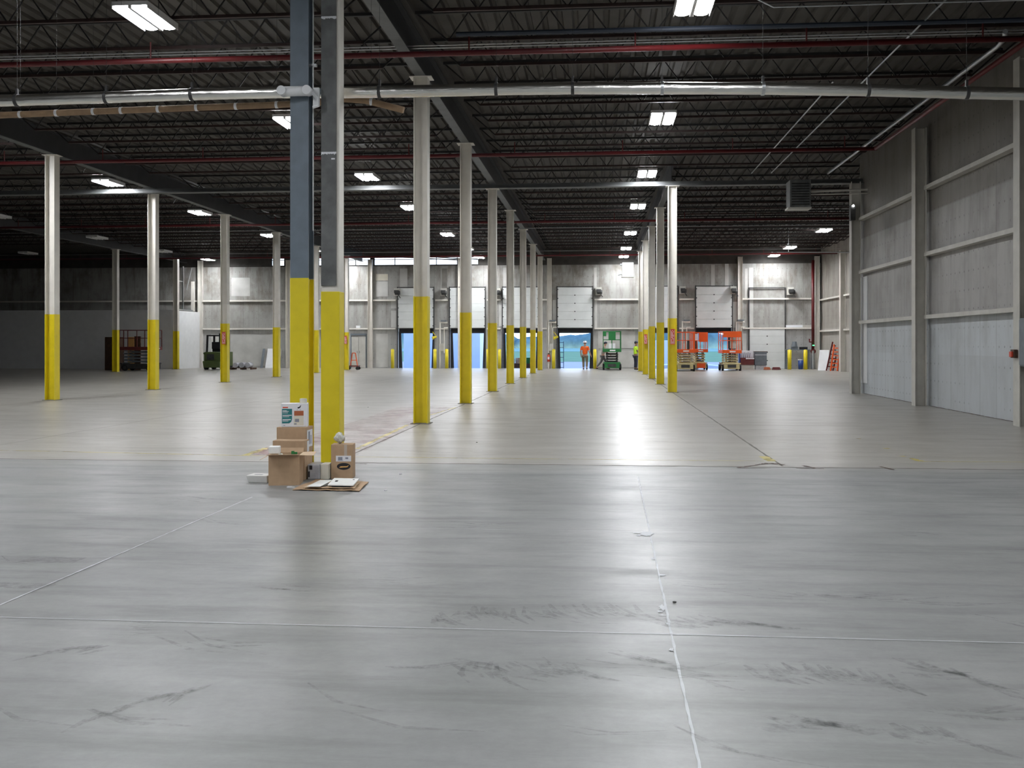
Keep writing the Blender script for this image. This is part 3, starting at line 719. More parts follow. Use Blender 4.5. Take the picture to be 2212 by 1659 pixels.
main_y = [20.33, 27.16, 34.0, 40.85, 47.75, 54.9, 61.5]
for i, y in enumerate(main_y):
    column(-3.66, y, ('cream column with yellow base in the central row, ' + ['nearest behind the taller grey one', 'second of the row', 'third, under the cross beam', 'fourth of the row', 'fifth of the row', 'sixth of the row', 'last before the far wall'][i]), 'central row of columns', False, 6.96 if i == 2 else GB, [2.62, 2.5, 2.35, 2.4, 2.45, 2.4, 2.4][i])
for i, y in enumerate((27.75, 34.35, 41.2, 48.0, 54.9)):
    column(-15.9, y, 'cream column with yellow base in the left row, ' + ['nearest, at the left edge', 'second, brightly lit at the top', 'third, with a red warning sign', 'fourth, left of the blue column', 'fifth, glimpsed between the two tall near columns'][i], 'left row of columns', i == 2, GB, [2.5, 2.5, 2.5, 2.45, 2.4][i])
for i, y in enumerate((33.95, 40.6, 47.0, 53.5, 59.6)):
    column(2.45, y, 'pale column with yellow base in the right row, ' + ['nearest and brightest, with a red warning sign', 'second of the row', 'third of the row', 'fourth, with a red warning sign', 'furthest of the row'][i], 'right row of columns', i in (0, 3), 6.96 if i == 0 else GB, [2.5, 2.5, 2.45, 2.4, 2.35][i])
column(-28.1, 55.8, 'dim column with yellow base left of the unlit scissor lift', 'unlit columns on the far left')
column(-27.0, 61.6, 'dim column with yellow base at the corner of the white partition', 'unlit columns on the far left')
column(wx(748, 61.0), 61.0, 'slim pale column with a red warning sign just right of the tall grey column', 'columns near the dock wall', True, GB, 2.35)

# tall blue column (flange faces the camera, dark hollow side)
r = empty('steel_column', (-4.085, 13.42, 0), 0, 'tall blue-grey steel column with yellow base and thin conduit, boxes at its foot', 'column')
mb = hcol_mb(.255, .255, 2.545, 7.9, .02, 'front'); mb.build('shaft', M['blue_steel'], r)
mb = MB(); mb.box(-.129, .129, -.13, -.108, 0, 2.545); mb.box(-.129, .129, .108, .13, 0, 2.54); mb.box(-.07, .075, -.108, .108, 0, 2.535); mb.build('yellow_base', M['yellow'], r)
MB().tube([(.158, -.02, 3.2), (.158, -.02, 7.9)], .014, 8).build('conduit', M['galv'], r); MB().box(.10, .21, -.05, .02, 5.46, 5.49).build('conduit_clamp', M['galv'], r)
# tall grey-faced column
r = empty('steel_column', (-3.665, 13.45, 0), 0, 'tall column faced with patched grey plate above a yellow base, right of the blue one', 'column')
MB().box(-.125, .125, -.11, .13, 2.36, 7.9).build('shaft', M['cream'], r)
MB().box(-.13, .13, -.125, .135, 0, 2.36).build('yellow_base', M['yellow'], r, .008)
for a, b_ in ((2.44, 4.24), (4.27, 6.09), (6.12, 7.9)): MB().box(-.122, .085, -.135, -.112, a, b_).build('face_plate', M['plate'], r)
mb = MB()
for zz in (4.255, 6.105):
    for k in range(7):
        x = -.12 + k * .03; mb.hexa([(x, -.139, zz - rnd.uniform(.005, .035)), (x + .028, -.139, zz - rnd.uniform(.005, .03)), (x + .028, -.136, zz - .01), (x, -.136, zz - .01), (x, -.139, zz + .01), (x + .028, -.139, zz + .012), (x + .028, -.136, zz + .012), (x, -.136, zz + .01)])
mb.box(.02, .07, -.139, -.136, 4.16, 4.18); mb.build('torn_paper', M['paper'], r)
# white pipe fitting around the blue column
r = empty('pipe_fitting', (-4.085, 13.2, wz(197, -4.085, 13.2)), 0, 'white plastic pipe fitting strapped across the blue column', 'fitting')
MB().tube([(-.19, 0, 0), (.17, 0, 0)], .068, 16).build('sleeve', M['white'], r, smooth=True)
for x in (-.2, .15): MB().tube([(x, -.085, 0), (x, .06, 0)], .062, 16).build('end_cap', M['white'], r, smooth=True)
MB().box(.2, .29, .05, .09, -.2, .06).build('bracket', M['white'], r, .01)
MB().tube([(.2, .02, -.02), (.28, .02, -.1), (.28, .02, -.2), (.21, .02, -.22)], .022, 8).build('hook', M['white'], r)

# ------------------------------------------------------------------ foil pipe with hangers
PY = 13.82
pts = []
for px, py in ((-500, 236), (0, 218), (200, 211.5), (415, 204), (600, 199.5), (760, 199.5), (900, 197), (1100, 192.5), (1240, 191), (1430, 190.5), (1650, 191.5), (1875, 194.5), (2090, 200.5), (2212, 203), (2560, 210)):
    X = wx(px, PY); pts.append((X, PY, wz(py, X, PY)))
pts[-1] = (XR - .02, PY, pts[-1][2])
r = empty('insulated_pipe', (0, 0, 0), 0, 'long foil-wrapped pipe crossing the whole hall above the near columns', 'pipe')
fine_pts = []
for a, b_ in zip(pts[:-1], pts[1:]):
    nseg = max(1, int((b_[0] - a[0]) / .12))
    for k in range(nseg): t = k / nseg; fine_pts.append(tuple(a[i] + (b_[i] - a[i]) * t for i in range(3)))
fine_pts.append(pts[-1])
MB().tube(fine_pts, [.083 * (1 + rnd.uniform(-.02, .02)) for _ in fine_pts], 20).build('foil_jacket', M['foil'], r, smooth=True)
def zpipe(X):
    for a, b_ in zip(pts[:-1], pts[1:]):
        if a[0] <= X <= b_[0]: return a[2] + (b_[2] - a[2]) * (X - a[0]) / (b_[0] - a[0])
for px in (37, 230, 415, 820, 1072, 1237, 1430, 1648, 1875, 2088):
    X = wx(px, PY); z = zpipe(X)
    h = MB().tube([(X - .022, PY, z), (X + .022, PY, z)], .092, 20).build('hanger_band', M['galv' if px in (1430, 1648) else 'dark'], r)
    MB().bar((X, PY, z + .08), (X, PY, z + .17), .045, .03).bar((X, PY, z + .17), (X, PY, DECK - .02), .004).build('hanger_rod', M['joist_dark'], h)
# brown wrapped tube under it
r = empty('brown_tube', (0, 0, 0), 0, 'thin brown paper-wrapped tube with white straps hanging below the foil pipe', 'pipe')
bp = []
for px, py in ((-300, 262), (0, 249), (200, 241), (400, 233.5), (600, 226.5), (690, 221), (745, 214), (790, 217), (830, 227), (872, 238)):
    X = wx(px, 14.1); bp.append((X, 14.1, wz(py, X, 14.1)))
MB().tube(bp, .048, 12).build('wrapped_tube', M['brownwrap'], r, smooth=True)
for px in (44, 122, 202, 262, 342, 425, 510, 598, 802):
    X = wx(px, 14.1)
    for a, b_ in zip(bp[:-1], bp[1:]):
        if a[0] <= X <= b_[0]: z = a[2] + (b_[2] - a[2]) * (X - a[0]) / (b_[0] - a[0])
    MB().tube([(X - .02, 14.1, z), (X + .02, 14.1, z)], .052, 12).build('strap', M['paper'], r)
    MB().bar((X, 14.1, z), (X, 14.1, DECK - .02), .003).build('hanging_wire', M['joist_dark'], r)

# ------------------------------------------------------------------ sprinkler pipes, conduits
for i, (Y, xr, lab) in enumerate(((18.25, 7.62, 'nearest the camera, beyond the foil pipe'), (28.2, 7.62, 'second, short of the cross beam'), (43.9, 14.1, 'third, beyond the cross beam'), (60.7, 14.1, 'last, close to the far wall'))):
    r = empty('sprinkler_pipe', (0, Y, 7.02), 0, 'red sprinkler main crossing under the roof, ' + lab, 'pipe', 'red sprinkler mains')
    MB().tube([(-42, 0, 0), (xr, 0, 0)], .052, 10).build('main_pipe', M['red'], r, smooth=True)
    x = -39.0
    while x < xr - .5:
        MB().tube([(x, 0, .05), (x, 0, .36)], .016, 6).build('riser_nipple', M['red'], r); x += 3.05
o = MB().tube([(7.57, 18.31, 7.02), (7.57, 28.14, 7.02)], .052, 10).build('sprinkler_pipe', M['red'], smooth=True); tag(o, 'red sprinkler pipe running along the top of the right wall', 'pipe')
o = MB().tube([(7.15, 18.3, 7.17), (7.3, 18.7, 7.17), (7.37, 19.2, 7.17), (7.37, 33.0, 7.17)], .045, 10).build('conduit_pipe', M['galv'], smooth=True); tag(o, 'pale grey pipe beside the red one along the top of the right wall', 'pipe')
for X, Y0, d in ((5.67, 16.6, 'right'), (5.03, 22.0, 'left')):
    o = MB().tube([(X, Y0, 7.3), (X, 33.6, 7.3)], .016, 6).build('conduit', M['galv']); tag(o, 'thin grey conduit running away under the roof, %s of the pair' % d, 'conduit', 'roof conduits')
for dz, d in ((0, 'lower'), (.05, 'upper')):
    o = MB().tube([(-18, 18.66, 7.25 + dz), (8.6, 18.66, 7.25 + dz)], .013, 6).build('conduit', M['galv']); tag(o, '%s of two silvery conduits crossing just above the nearest red pipe' % d, 'conduit')
o = MB().tube([(XR - .02, 15.9, 6.92), (2.72, 15.9, 6.92), (2.3, 15.9, 7.14), (2.3, 15.9, 7.3)], .012, 6).build('conduit', M['galv']); tag(o, 'bent thin conduit crossing near the top right of the ceiling', 'conduit')
o = MB().tube([(-2.6, 18.0, 7.29), (XR - .05, 18.0, 7.27)], .045, 8).build('dark_pipe', M['blue_dark']); tag(o, 'dark pipe crossing the ceiling above the nearest red main', 'pipe')
for Y in (48.5, 60.5):
    o = MB().tube([(-40, Y, 7.28), (XR2 - .1, Y, 7.28)], .012, 6).build('conduit', M['galv']); tag(o, 'thin bright conduit crossing the far ceiling, %s' % ('nearer' if Y < 50 else 'closest to the far wall'), 'conduit')
# long rails hanging near the far right
o = MB().tube([(9.6, 55, 6.6), (14.0, 55, 6.55)], .03, 8).bar((10.2, 55, 6.6), (10.2, 55, DECK), .02).bar((13.8, 55, 6.6), (13.8, 55, DECK), .02).build('hanging_rail', M['galv']); tag(o, 'thin metal rail hanging under the roof at far right', 'rail')

# ------------------------------------------------------------------ high-bay lamps
def make_lamp(lit):
    r = empty('high_bay_lamp')
    mb = MB(); mb.box(-.31, .31, -.6, .6, .03, .10); mb.box(-.31, -.295, -.6, .6, -.02, .03); mb.box(.295, .31, -.6, .6, -.02, .03); mb.box(-.03, .03, -.6, .6, -.02, .03); mb.build('housing', M['lampframe'], r, .004)
    for s in (-1, 1):
        mb = MB(); n_ = 6; w = .24; cx = s * .158; prof = []
        for k in range(n_ + 1): a = PI * k / n_; prof.append((cx - w / 2 * math.cos(a), .028 - .04 * math.sin(a)))
        mb.prism(prof, 'y', -.585, .585); mb.build('tube_bank', M['lamp'] if lit else M['unlit'], r)
    for s in (-1, 1): MB().bar((0, s * .5, .1), (0, s * .5, DECK - 7.2 + .05), .008).build('hanging_cable', M['dark'], r)
    return r
lit_p, unlit_p = make_lamp(True), make_lamp(False); first = {True: True, False: True}
def lamp(x, y, label, group, lit=True, z=7.2):
    p = lit_p if lit else unlit_p
    if first[lit]: q = p; first[lit] = False
    else: q = copy_tree(p)
    q.location = (x, y, z); tag(q, label, 'lamp', group)
rowA = [-8.2, 0.0, 8.2, 16.45, 24.9, 32.95, 40.75, 50.6, 58.7, 64.2]
for i, y in enumerate(rowA): lamp(1.55, y, 'lit high-bay lamp in the right aisle row, %s in view from the camera' % NUMS[i - 3] if i > 2 else ('lit high-bay lamp of the right aisle row, out of frame ' + ('behind the camera', 'over the camera', 'just ahead of the camera')[i]), 'lit lamps, right aisle row')
rowB = [-8.2, 0.0, 8.2, 16.4, 24.5, 32.75, 40.3, 50.4, 58.1, 63.9]
for i, y in enumerate(rowB): lamp(-7.72, y, 'lit high-bay lamp in the row left of the central columns, %s in view' % NUMS[i - 3] if i > 2 else ('lit high-bay lamp of the middle-left row, out of frame ' + ('behind the camera', 'over the camera', 'just ahead of the camera')[i]), 'lit lamps, middle-left row')
for i, y in enumerate((8.2, 16.6, 25.0, 33.15, 41.1, 50.1, 58.1, 64.3)): lamp(-16.95, y, 'lit high-bay lamp next to the left column row, %s counted from the camera' % NUMS[i], 'lit lamps, left row')
for i, y in enumerate((50.2, 59.0, 64.3)): lamp(11.0, y, 'lit high-bay lamp at far right beyond the wall corner, %s' % ('nearest', 'middle', 'furthest')[i], 'lit lamps, far right row')
lamp(-25.8, 63.9, 'lit high-bay lamp in front of the white end of the partition', 'lit lamps, outer left')
for x, y, d in ((-26.3, 41.5, 'at the left edge'), (-26.4, 50.4, 'above the unlit column'), (-26.3, 58.2, 'short of the lit one by the partition'), (-35.2, 58.7, 'furthest left')):
    lamp(x, y, 'unlit high-bay lamp in the dark left bay, ' + d, 'unlit lamps', False)

# ------------------------------------------------------------------ unit heaters
def heater(x, y, z, w, label, bodym, pipe_to):
    r = empty('unit_heater', (x, y, z), 0, label, 'heater', 'hanging unit heaters')
    MB().box(-w / 2, w / 2, -.12, .5, -.42, .42).build('casing', bodym, r, .015)
    mb = MB()
    for k in range(9): mb.hexa([(-w / 2 + .05, -.16, -.36 + k * .08), (w / 2 - .05, -.16, -.36 + k * .08), (w / 2 - .05, -.12, -.33 + k * .08), (-w / 2 + .05, -.12, -.33 + k * .08), (-w / 2 + .05, -.16, -.35 + k * .08), (w / 2 - .05, -.16, -.35 + k * .08), (w / 2 - .05, -.12, -.32 + k * .08), (-w / 2 + .05, -.12, -.32 + k * .08)])
    mb.build('louvre', M['dark'] if bodym != M['white'] else M['white'], r)
    MB().box(-w / 2 - .05, w / 2 + .02, -.1, .45, -.47, -.42).build('drip_tray', M['wallcream'], r)
    for s in (-1, 1): MB().bar((s * (w / 2 - .05), .15, .42), (s * (w / 2 - .05), .15, DECK - z), .015).build('hanging_rod', M['dark'], r)
    if pipe_to: MB().tube([(w / 2, .2, .1), (pipe_to, .2, .14)], .035, 8).tube([(w / 2, .2, .0), (pipe_to, .2, .02)], .02, 8).build('gas_pipe', M['wallcream'], r)
    else: MB().tube([(-w / 2, .1, .3), (-w / 2 - .12, .1, .3)], .07, 10).tube([(-w / 2, .1, -.25), (-w / 2 - .25, .1, -.35)], .03, 8).build('flue_stub', M['galv'], r)
heater(6.2, 31.6, 6.3, .64, 'dark louvred unit heater hanging by the right wall near the cross beam', M['plate'], 2.1)
heater(1.72, 60.9, 6.15, .68, 'white unit heater hanging among the far lamps of the right aisle', M['white'], 0)

# ------------------------------------------------------------------ cartons by the near columns
def facing(px, py): x, y = floor_pt(px, py); return x, y
def carton(name, x0, y0, w, d, h, z0, label, cat='box', m=None, rz=0.0, group=None):
    r = empty(name, (x0, y0, z0), rz, label, cat, group)
    MB().box(0, w, 0, d, 0, h).build('carton', m or M['card'], r, .003); return r
# open box in front
ox, oy = floor_pt(580, 1049)
r = empty('open_carton', (ox, oy, 0), R(9), 'open brown cardboard carton with flaps spread, in front of the blue column', 'box', 'cartons by the near columns')
t = .006; w_, d_, h_ = .355, .33, .35
mb = MB(); mb.box(0, w_, 0, t, 0, h_); mb.box(0, w_, d_ - t, d_, 0, h_); mb.box(0, t, t, d_ - t, 0, h_); mb.box(w_ - t, w_, t, d_ - t, 0, h_); mb.box(t, w_ - t, t, d_ - t, 0, .01); mb.build('carton', M['card'], r)
MB().hexa([(-.01, -.10, h_ + .015), (w_ - .02, -.10, h_ + .02), (w_, t, h_), (0, t, h_), (-.01, -.10, h_ + .019), (w_ - .02, -.10, h_ + .024), (w_, t, h_ + .004), (0, t, h_ + .004)]).build('front_flap', M['cardin'], r)
MB().hexa([(w_, 0, h_), (w_ + .16, .03, h_ - .01), (w_ + .16, .27, h_ + .01), (w_, d_, h_), (w_, 0, h_ + .004), (w_ + .16, .03, h_ - .006), (w_ + .16, .27, h_ + .014), (w_, d_, h_ + .004)]).build('side_flap', M['cardin'], r)
MB().hexa([(0, 0, h_), (-.11, .04, h_ - .06), (-.11, .28, h_ - .06), (0, d_, h_), (0, 0, h_ + .004), (-.11, .04, h_ - .056), (-.11, .28, h_ - .056), (0, d_, h_ + .004)]).build('side_flap', M['cardin'], r)
MB().hexa([(.02, d_, h_), (w_, d_, h_), (w_, d_ + .04, h_ + .05), (.02, d_ + .04, h_ + .05), (.02, d_ + .004, h_), (w_, d_ + .004, h_), (w_, d_ + .044, h_ + .05), (.02, d_ + .044, h_ + .05)]).build('rear_flap', M['card'], r)
mb = MB(); rr = random.Random(8)
for _ in range(6): mb.ball((rr.uniform(.12, .3), rr.uniform(.06, .26), rr.uniform(.22, .33)), rr.uniform(.03, .05), 7, 5)
o = mb.build('crumpled_plastic', M['plastic'], loc=(ox - .04, oy + .04, 0)); tag(o, 'crumpled clear plastic lying inside the open carton', 'plastic wrap')
o = MB().cbox(.28, .15, .345, .05, .04, .035, .4).cbox(.25, .16, .33, .03, .02, .06, -.3).build('green_scrap', M['green'], loc=(ox - .03, oy + .06, -.01)); tag(o, 'small green scrap sticking out of the open carton', 'scrap')
r = empty('white_cup', (ox + .055, oy + .02, h_ + .0), R(8), 'small white carton lid standing on the left flap of the open carton', 'box')
MB().box(-.055, .07, -.04, .08, .02, .105).build('carton', M['foam'], r, .01)
# middle and upper brown cartons
bx_ = wx(589, oy + .46)
r = carton('carton', bx_, oy + .46, .39, .22, .475, 0, 'plain brown carton between the open carton and the taller stack', rz=R(3), group='cartons by the near columns')
MB().box(.388, .393, .12, .21, .33, .46).build('shipping_label', M['paper'], r)
cx_ = wx(597, oy + .78)
r = carton('carton', cx_, oy + .78, .37, .30, .30, 0, 'lower brown carton of the stack against the blue column, mostly hidden', group='cartons by the near columns')
r = carton('carton', cx_ + .003, oy + .78, .37, .30, .31, .301, 'brown carton with white side label directly under the white printed box', rz=R(-1), group='cartons by the near columns')
MB().box(.369, .373, .06, .27, .06, .27).build('shipping_label', M['paper'], r); MB().box(.3735, .3745, .10, .16, .09, .25).box(.3735, .3745, .19, .22, .09, .2).build('label_print', M['greyink'], r)
# white printed carton
D_ = 12.4; sc = D_ / FPX
wx0 = wx(607, oy + .80)
r = empty('printed_carton', (wx0, oy + .80, .612), R(13), 'white printed carton with teal panel on top of the brown stack', 'box', 'cartons by the near columns')
MB().box(0, .325, 0, .20, 0, .29).build('carton', M['paper'], r, .004)
def pr(parent, name, m, rects, y=-.0015, pad=.0015):
    mb = MB()
    for a, b_, c_, d__ in rects: mb.box(a, b_, y, y + pad, c_, d__)
    return mb.build(name, m, parent)
tealpoly = [(.012, .045), (.012, .225), (.135, .225), (.135, .10), (.125, .065), (.10, .045)]
mb = MB(); mb.prism(tealpoly, 'y', -.002, -.0003); tp = mb.build('teal_panel', M['teal'], r)
pr(tp, 'panel_lettering', M['paper'], [(.02, .07, .20, .206), (.02, .095, .19, .197), (.02, .085, .172, .178), (.02, .13, .14, .15), (.02, .10, .125, .131), (.02, .12, .085, .097), (.02, .09, .07, .077)], -.0035, .0012)
pr(r, 'brand_strip', M['signred'], [(.02, .085, .236, .250)])
pr(r, 'picture_print', M['rust'], [(.16, .275, .14, .20)], -.002); pr(r, 'picture_print', M['creamcard'], [(.155, .275, .02, .14)]); pr(r, 'picture_print', M['greyink'], [(.17, .22, .06, .10), (.16, .19, .03, .045)], -.003)
mb = MB(); mb.prism([(.20, .235), (.215, .228), (.235, .24), (.245, .27), (.235, .265), (.225, .25), (.205, .245)], 'y', -.002, -.0003); mb.build('mark', M['ink'], r)
pr(r, 'small_print', M['greyink'], [(.19, .21, .21, .214), (.225, .245, .21, .214), (.03, .05, .015, .022), (.29, .30, .01, .012)])
# tape roll / cup on top
o = MB().tube([(0, 0, 0), (0, 0, .055)], .045, 20).tube([(0, 0, .055), (0, 0, .058)], .032, 20).build('tape_roll', M['creamcard'], loc=(wx0 + .24, oy + .95, .903), smooth=False); tag(o, 'pale tape roll lying on the white printed carton', 'tape roll')
# white foam tray
tx, ty = floor_pt(530, 1043)
r = empty('foam_tray', (tx, ty + .02, 0), R(-4), 'white foam tray on the floor left of the open carton', 'tray')
mb = MB(); mb.hexa([(.02, .02, 0), (.255, .02, 0), (.255, .2, 0), (.02, .2, 0), (0, 0, .085), (.26, 0, .085), (.26, .22, .085), (0, .22, .085)]); mb.build('tray_body', M['foam'], r, .006)
MB().box(.07, .17, .08, .12, .083, .087).build('slot', M['greyink'], r)
# carton on the right with oval emblem
rx_, ry_ = floor_pt(715, 1034)
r = empty('carton', (rx_, ry_, 0), R(6), 'upright brown carton with a black oval emblem, in front of the grey column', 'box', 'cartons by the near columns')
MB().box(0, .265, 0, .22, 0, .415).build('carton', M['card'], r, .004)
s = pr(r, 'shipping_label', M['paper'], [(.06, .245, .21, .28)], -.002, .002); pr(s, 'label_print', M['greyink'], [(.085, .14, .225, .265), (.175, .21, .24, .26), (.08, .15, .218, .222)], -.0035, .0012)
pr(r, 'tape_strip', M['tape'], [(.16, .195, .28, .415)], -.002, .002)
mb = MB(); mb.prism([(.155 + .083 * math.cos(2 * PI * k / 28), .150 + .042 * math.sin(2 * PI * k / 28)) for k in range(28)], 'y', -.002, 0); ov = mb.build('oval_emblem', M['ink'], r)
mb = MB(); mb.prism([(.095, .133), (.20, .14), (.218, .165), (.205, .16), (.195, .152), (.15, .152), (.10, .15), (.12, .146)], 'y', -.0035, -.0022); mb.build('emblem_mark', M['amber'], ov)
# crumpled bag on top
mb = MB(); rr = random.Random(2)
mb.tube([(.13, .11, .012), (.10, .10, .05), (.06, .10, .09), (.035, .09, .115)], [.035, .07, .07, .045], 7); o = mb.build('plastic_bag', M['plastic'], loc=(rx_, ry_, .425)); tag(o, 'crumpled clear plastic bag on top of the emblem carton', 'bag')
dm = o.modifiers.new('sub', 'SUBSURF'); dm.levels = 2; dm.render_levels = 2
tx_ = bpy.data.textures.new('crumple', 'CLOUDS'); tx_.noise_scale = .05; dm = o.modifiers.new('disp', 'DISPLACE'); dm.texture = tx_; dm.strength = .05
# wrapped carton and cream carton between
gx, gy = floor_pt(664, 1036)
r = empty('wrapped_carton', (gx, gy, 0), R(3), 'low grey plastic-wrapped carton behind the cardboard, left of the cream one', 'box')
MB().box(0, .15, 0, .22, 0, .185).build('carton', M['greyfilm'], r, .012); pr(r, 'mark', M['ink'], [(.025, .06, .12, .17), (.01, .03, .03, .1)], -.002, .002)
r = empty('carton', (gx + .152, gy + .03, 0), R(1), 'low cream carton behind the cardboard, beside the emblem carton', 'box')
MB().box(0, .10, 0, .2, 0, .185).build('carton', M['creamcard'], r, .005)
# flattened cardboard and white sheets
def fz(z, *pp): return [floor_pt(a, b_, z) for a, b_ in pp]
P = fz(.012, (632, 1057), (776, 1060), (796, 1041), (682, 1036))
def sheet(name, P, z, th, m, label, cat, lift=None, amp=.006, n=8, group=None, parent=None):
    mb = MB(); rr = random.Random(len(label) if label else 3); G = []
    for i in range(n + 1):
        row = []
        for j in range(n + 1):
            u, v_ = i / n, j / n
            x = (P[0][0] * (1 - u) + P[1][0] * u) * (1 - v_) + (P[3][0] * (1 - u) + P[2][0] * u) * v_; y = (P[0][1] * (1 - u) + P[1][1] * u) * (1 - v_) + (P[3][1] * (1 - u) + P[2][1] * u) * v_
            zz = z + abs(math.sin(u * 9 + v_ * 4)) * amp + (lift(u, v_) if lift else 0); row.append((x, y, zz))
        G.append(row)
    for i in range(n):
        for j in range(n): mb.quad([G[i][j], G[i + 1][j], G[i + 1][j + 1], G[i][j + 1]])
    o = mb.build(name, m, parent); s = o.modifiers.new('solid', 'SOLIDIFY'); s.thickness = th; s.offset = 0
    if label: tag(o, label, cat, group)
    return o
sheet('flattened_cardboard', P, .005, .008, M['card'], 'large flattened brown cardboard sheet lying in front of the columns', 'cardboard', None, .012)
P2 = fz(.03, (655, 1053), (766, 1055), (776, 1044), (690, 1040))
sheet('flattened_cardboard', P2, .027, .006, M['cardin'], 'smaller flattened cardboard sheet on top of the large one', 'cardboard', None, .008)
P3 = fz(.048, (663, 1051), (692, 1051), (718, 1037.5), (692, 1037))
sheet('foam_sheet', P3, .048, .004, M['foam'], 'narrow white panel lying under the wider one on the cardboard', 'panel', lambda u, v: 0, 0)
P4 = fz(.063, (708, 1047), (763, 1048), (776, 1033.5), (722, 1032.5))
o = sheet('foam_sheet', P4, .058, .010, M['foam'], 'wide white panel with black cut-outs on the cardboard pile', 'panel', lambda u, v: 0, 0)
sheet('cutout', fz(.067, (723, 1040), (729, 1040), (731, 1037), (725, 1037)), .064, .001, M['ink'], None, None, None, 0, 3, parent=o)
sheet('cutout', fz(.067, (762, 1036), (766, 1036), (766, 1034.8), (762, 1034.8)), .064, .001, M['ink'], None, None, None, 0, 2, parent=o)
P5 = fz(.045, (716, 1050.5), (757, 1051.5), (764, 1043), (722, 1042))
sheet('black_sheet', P5, .0425, .004, M['ink'], 'black sheet showing beneath the wide white panel', 'panel', None, 0)
P6 = fz(.045, (692, 1050.5), (706, 1049), (714, 1044), (704, 1043))
sheet('black_sheet', P6, .0425, .004, M['ink'], 'small black sheet left of the wide white panel', 'panel', None, 0)
mb = MB(); c = floor_pt(628, 1053); mb.cbox(c[0], c[1], .0, .09, .03, .008, .3); mb.cbox(c[0] - .02, c[1] + .02, .004, .05, .03, .006, -.4); o = mb.build('paper_scrap', M['paper']); tag(o, 'torn white paper scrap by the corner of the open carton', 'scrap')
for px, py, dd in ((833, 1060, 'right of the cardboard pile'), (865, 999 + 26, 'on the floor beyond the cardboard pile')):
    c = floor_pt(px, py); o = MB().cbox(c[0], c[1], 0, .03, .02, .012, .5).build('paper_scrap', M['paper']); tag(o, 'tiny white scrap ' + dd, 'scrap')
for px, py, dd in ((1457, 1302, 'dark speck beside the filled saw cut'), (1030, 956, 'small pebble on the polished floor of the aisle'), (795, 880, 'small pebble on the floor right of the grey column')):
    c = floor_pt(px, py); o = MB().ball((c[0], c[1], .005), .011, 7, 5, 1.3, 1, .5).build('pebble', M['dark']); tag(o, dd, 'pebble')

# ------------------------------------------------------------------ scissor lifts
def scissor_lift(x, y, rz, label, pm, cm, w=1.15, l=2.2, zdeck=1.05, rail=1.1, arm=None, dark_panel=True, extra=True):
    """w across (x), l along (y); seen end-on when rz = 0"""
    r = empty('scissor_lift', (x, y, 0), rz, label, 'scissor lift', 'scissor lifts'); arm = arm or cm
    mb = MB(); mb.box(-w * .40, w * .40, -l / 2, l / 2, .12, .42); mb.box(-w * .46, w * .46, -l / 2 - .02, -l / 2 + .12, .40, .48); mb.box(-w * .46, w * .46, l / 2 - .12, l / 2 + .02, .40, .48); mb.build('chassis', cm, r, .015)
    MB().box(-w * .22, w * .22, -l / 2 - .03, -l / 2, .2, .38).build('hatch', M['dark'], r, .01)
    for sx in (-1, 1):
        for sy in (-1, 1):
            wh = MB().tube([(sx * w * .40, sy * l * .36, .19), (sx * w * .5, sy * l * .36, .19)], .19, 18).build('wheel', M['black'], r)
            MB().tube([(sx * w * .495, sy * l * .36, .19), (sx * (w * .5 + .01), sy * l * .36, .19)], .10, 14).build('hub', cm, wh)
    n_ = 4; h0, h1 = .46, zdeck - .02; dh = (h1 - h0) / n_
    for k in range(n_):
        za, zb = h0 + k * dh + .02, h0 + (k + 1) * dh - .02; mb = MB()
        for sx in (-1, 1):
            mb.bar((sx * w * .30, -l * .42, za), (sx * w * .30, l * .42, zb), .05, .06); mb.bar((sx * w * .24, -l * .42, zb), (sx * w * .24, l * .42, za), .05, .06)
        mb.bar((-w * .33, -l * .43, za + .01), (w * .33, -l * .43, za + .01), .06, .05); mb.bar((-w * .33, l * .43, za + .01), (w * .33, l * .43, za + .01), .06, .05); mb.bar((-w * .3, 0, (za + zb) / 2), (w * .3, 0, (za + zb) / 2), .04)
        mb.build('scissor_arm', arm, r)
    MB().box(-w / 2, w / 2, -l / 2 - .06, l / 2 + .06, zdeck, zdeck + .20).build('platform', pm, r, .01)
    MB().box(-w * .12, w * .18, -l / 2 - .068, -l / 2 - .06, zdeck + .06, zdeck + .14).build('decal', M['paper'], r)
    z0 = zdeck + .2; t_ = .04; mb = MB()
    X, Yy = w / 2 - .03, l / 2 + .03
    for (a, b_) in (((-X, -Yy), (X, -Yy)), ((X, -Yy), (X, Yy)), ((X, Yy), (-X, Yy)), ((-X, Yy), (-X, -Yy))):
        for z in (z0 + rail, z0 + rail * .52): mb.bar((*a, z), (*b_, z), t_)
        for q in (0, .5): mb.bar((a[0] + (b_[0] - a[0]) * q, a[1] + (b_[1] - a[1]) * q, z0), (a[0] + (b_[0] - a[0]) * q, a[1] + (b_[1] - a[1]) * q, z0 + rail), t_)
    mb.build('guard_rail', pm, r)
    return r
def lift_panel(r, x0, x1, z0, z1, y, m): MB().box(x0, x1, y - .03, y, z0, z1).build('rail_panel', m, r, .01)
gx_, gy_ = wx(1322, 62.2), 63.0
g = scissor_lift(gx_, gy_, 0, 'green scissor lift standing against the far wall between two doorways', M['green'], M['green'], 1.15, 2.0, 1.12, 1.08, M['dark'])
lift_panel(g, -.22, .22, 1.85, 2.42, -1.04, M['green']); lift_panel(g, -.56, -.36, 2.1, 2.42, -1.04, M['green']); MB().box(-.2, .2, -1.03, -.95, 1.34, 1.66).build('control_box', M['paper'], g)
a = scissor_lift(wx(1481, 59.8), 60.9, R(0), 'orange and cream scissor lift at left of the pair, half behind the first right-hand column', M['orange'], M['sand'], 1.15, 2.0, 1.10, 1.03, M['sand'])
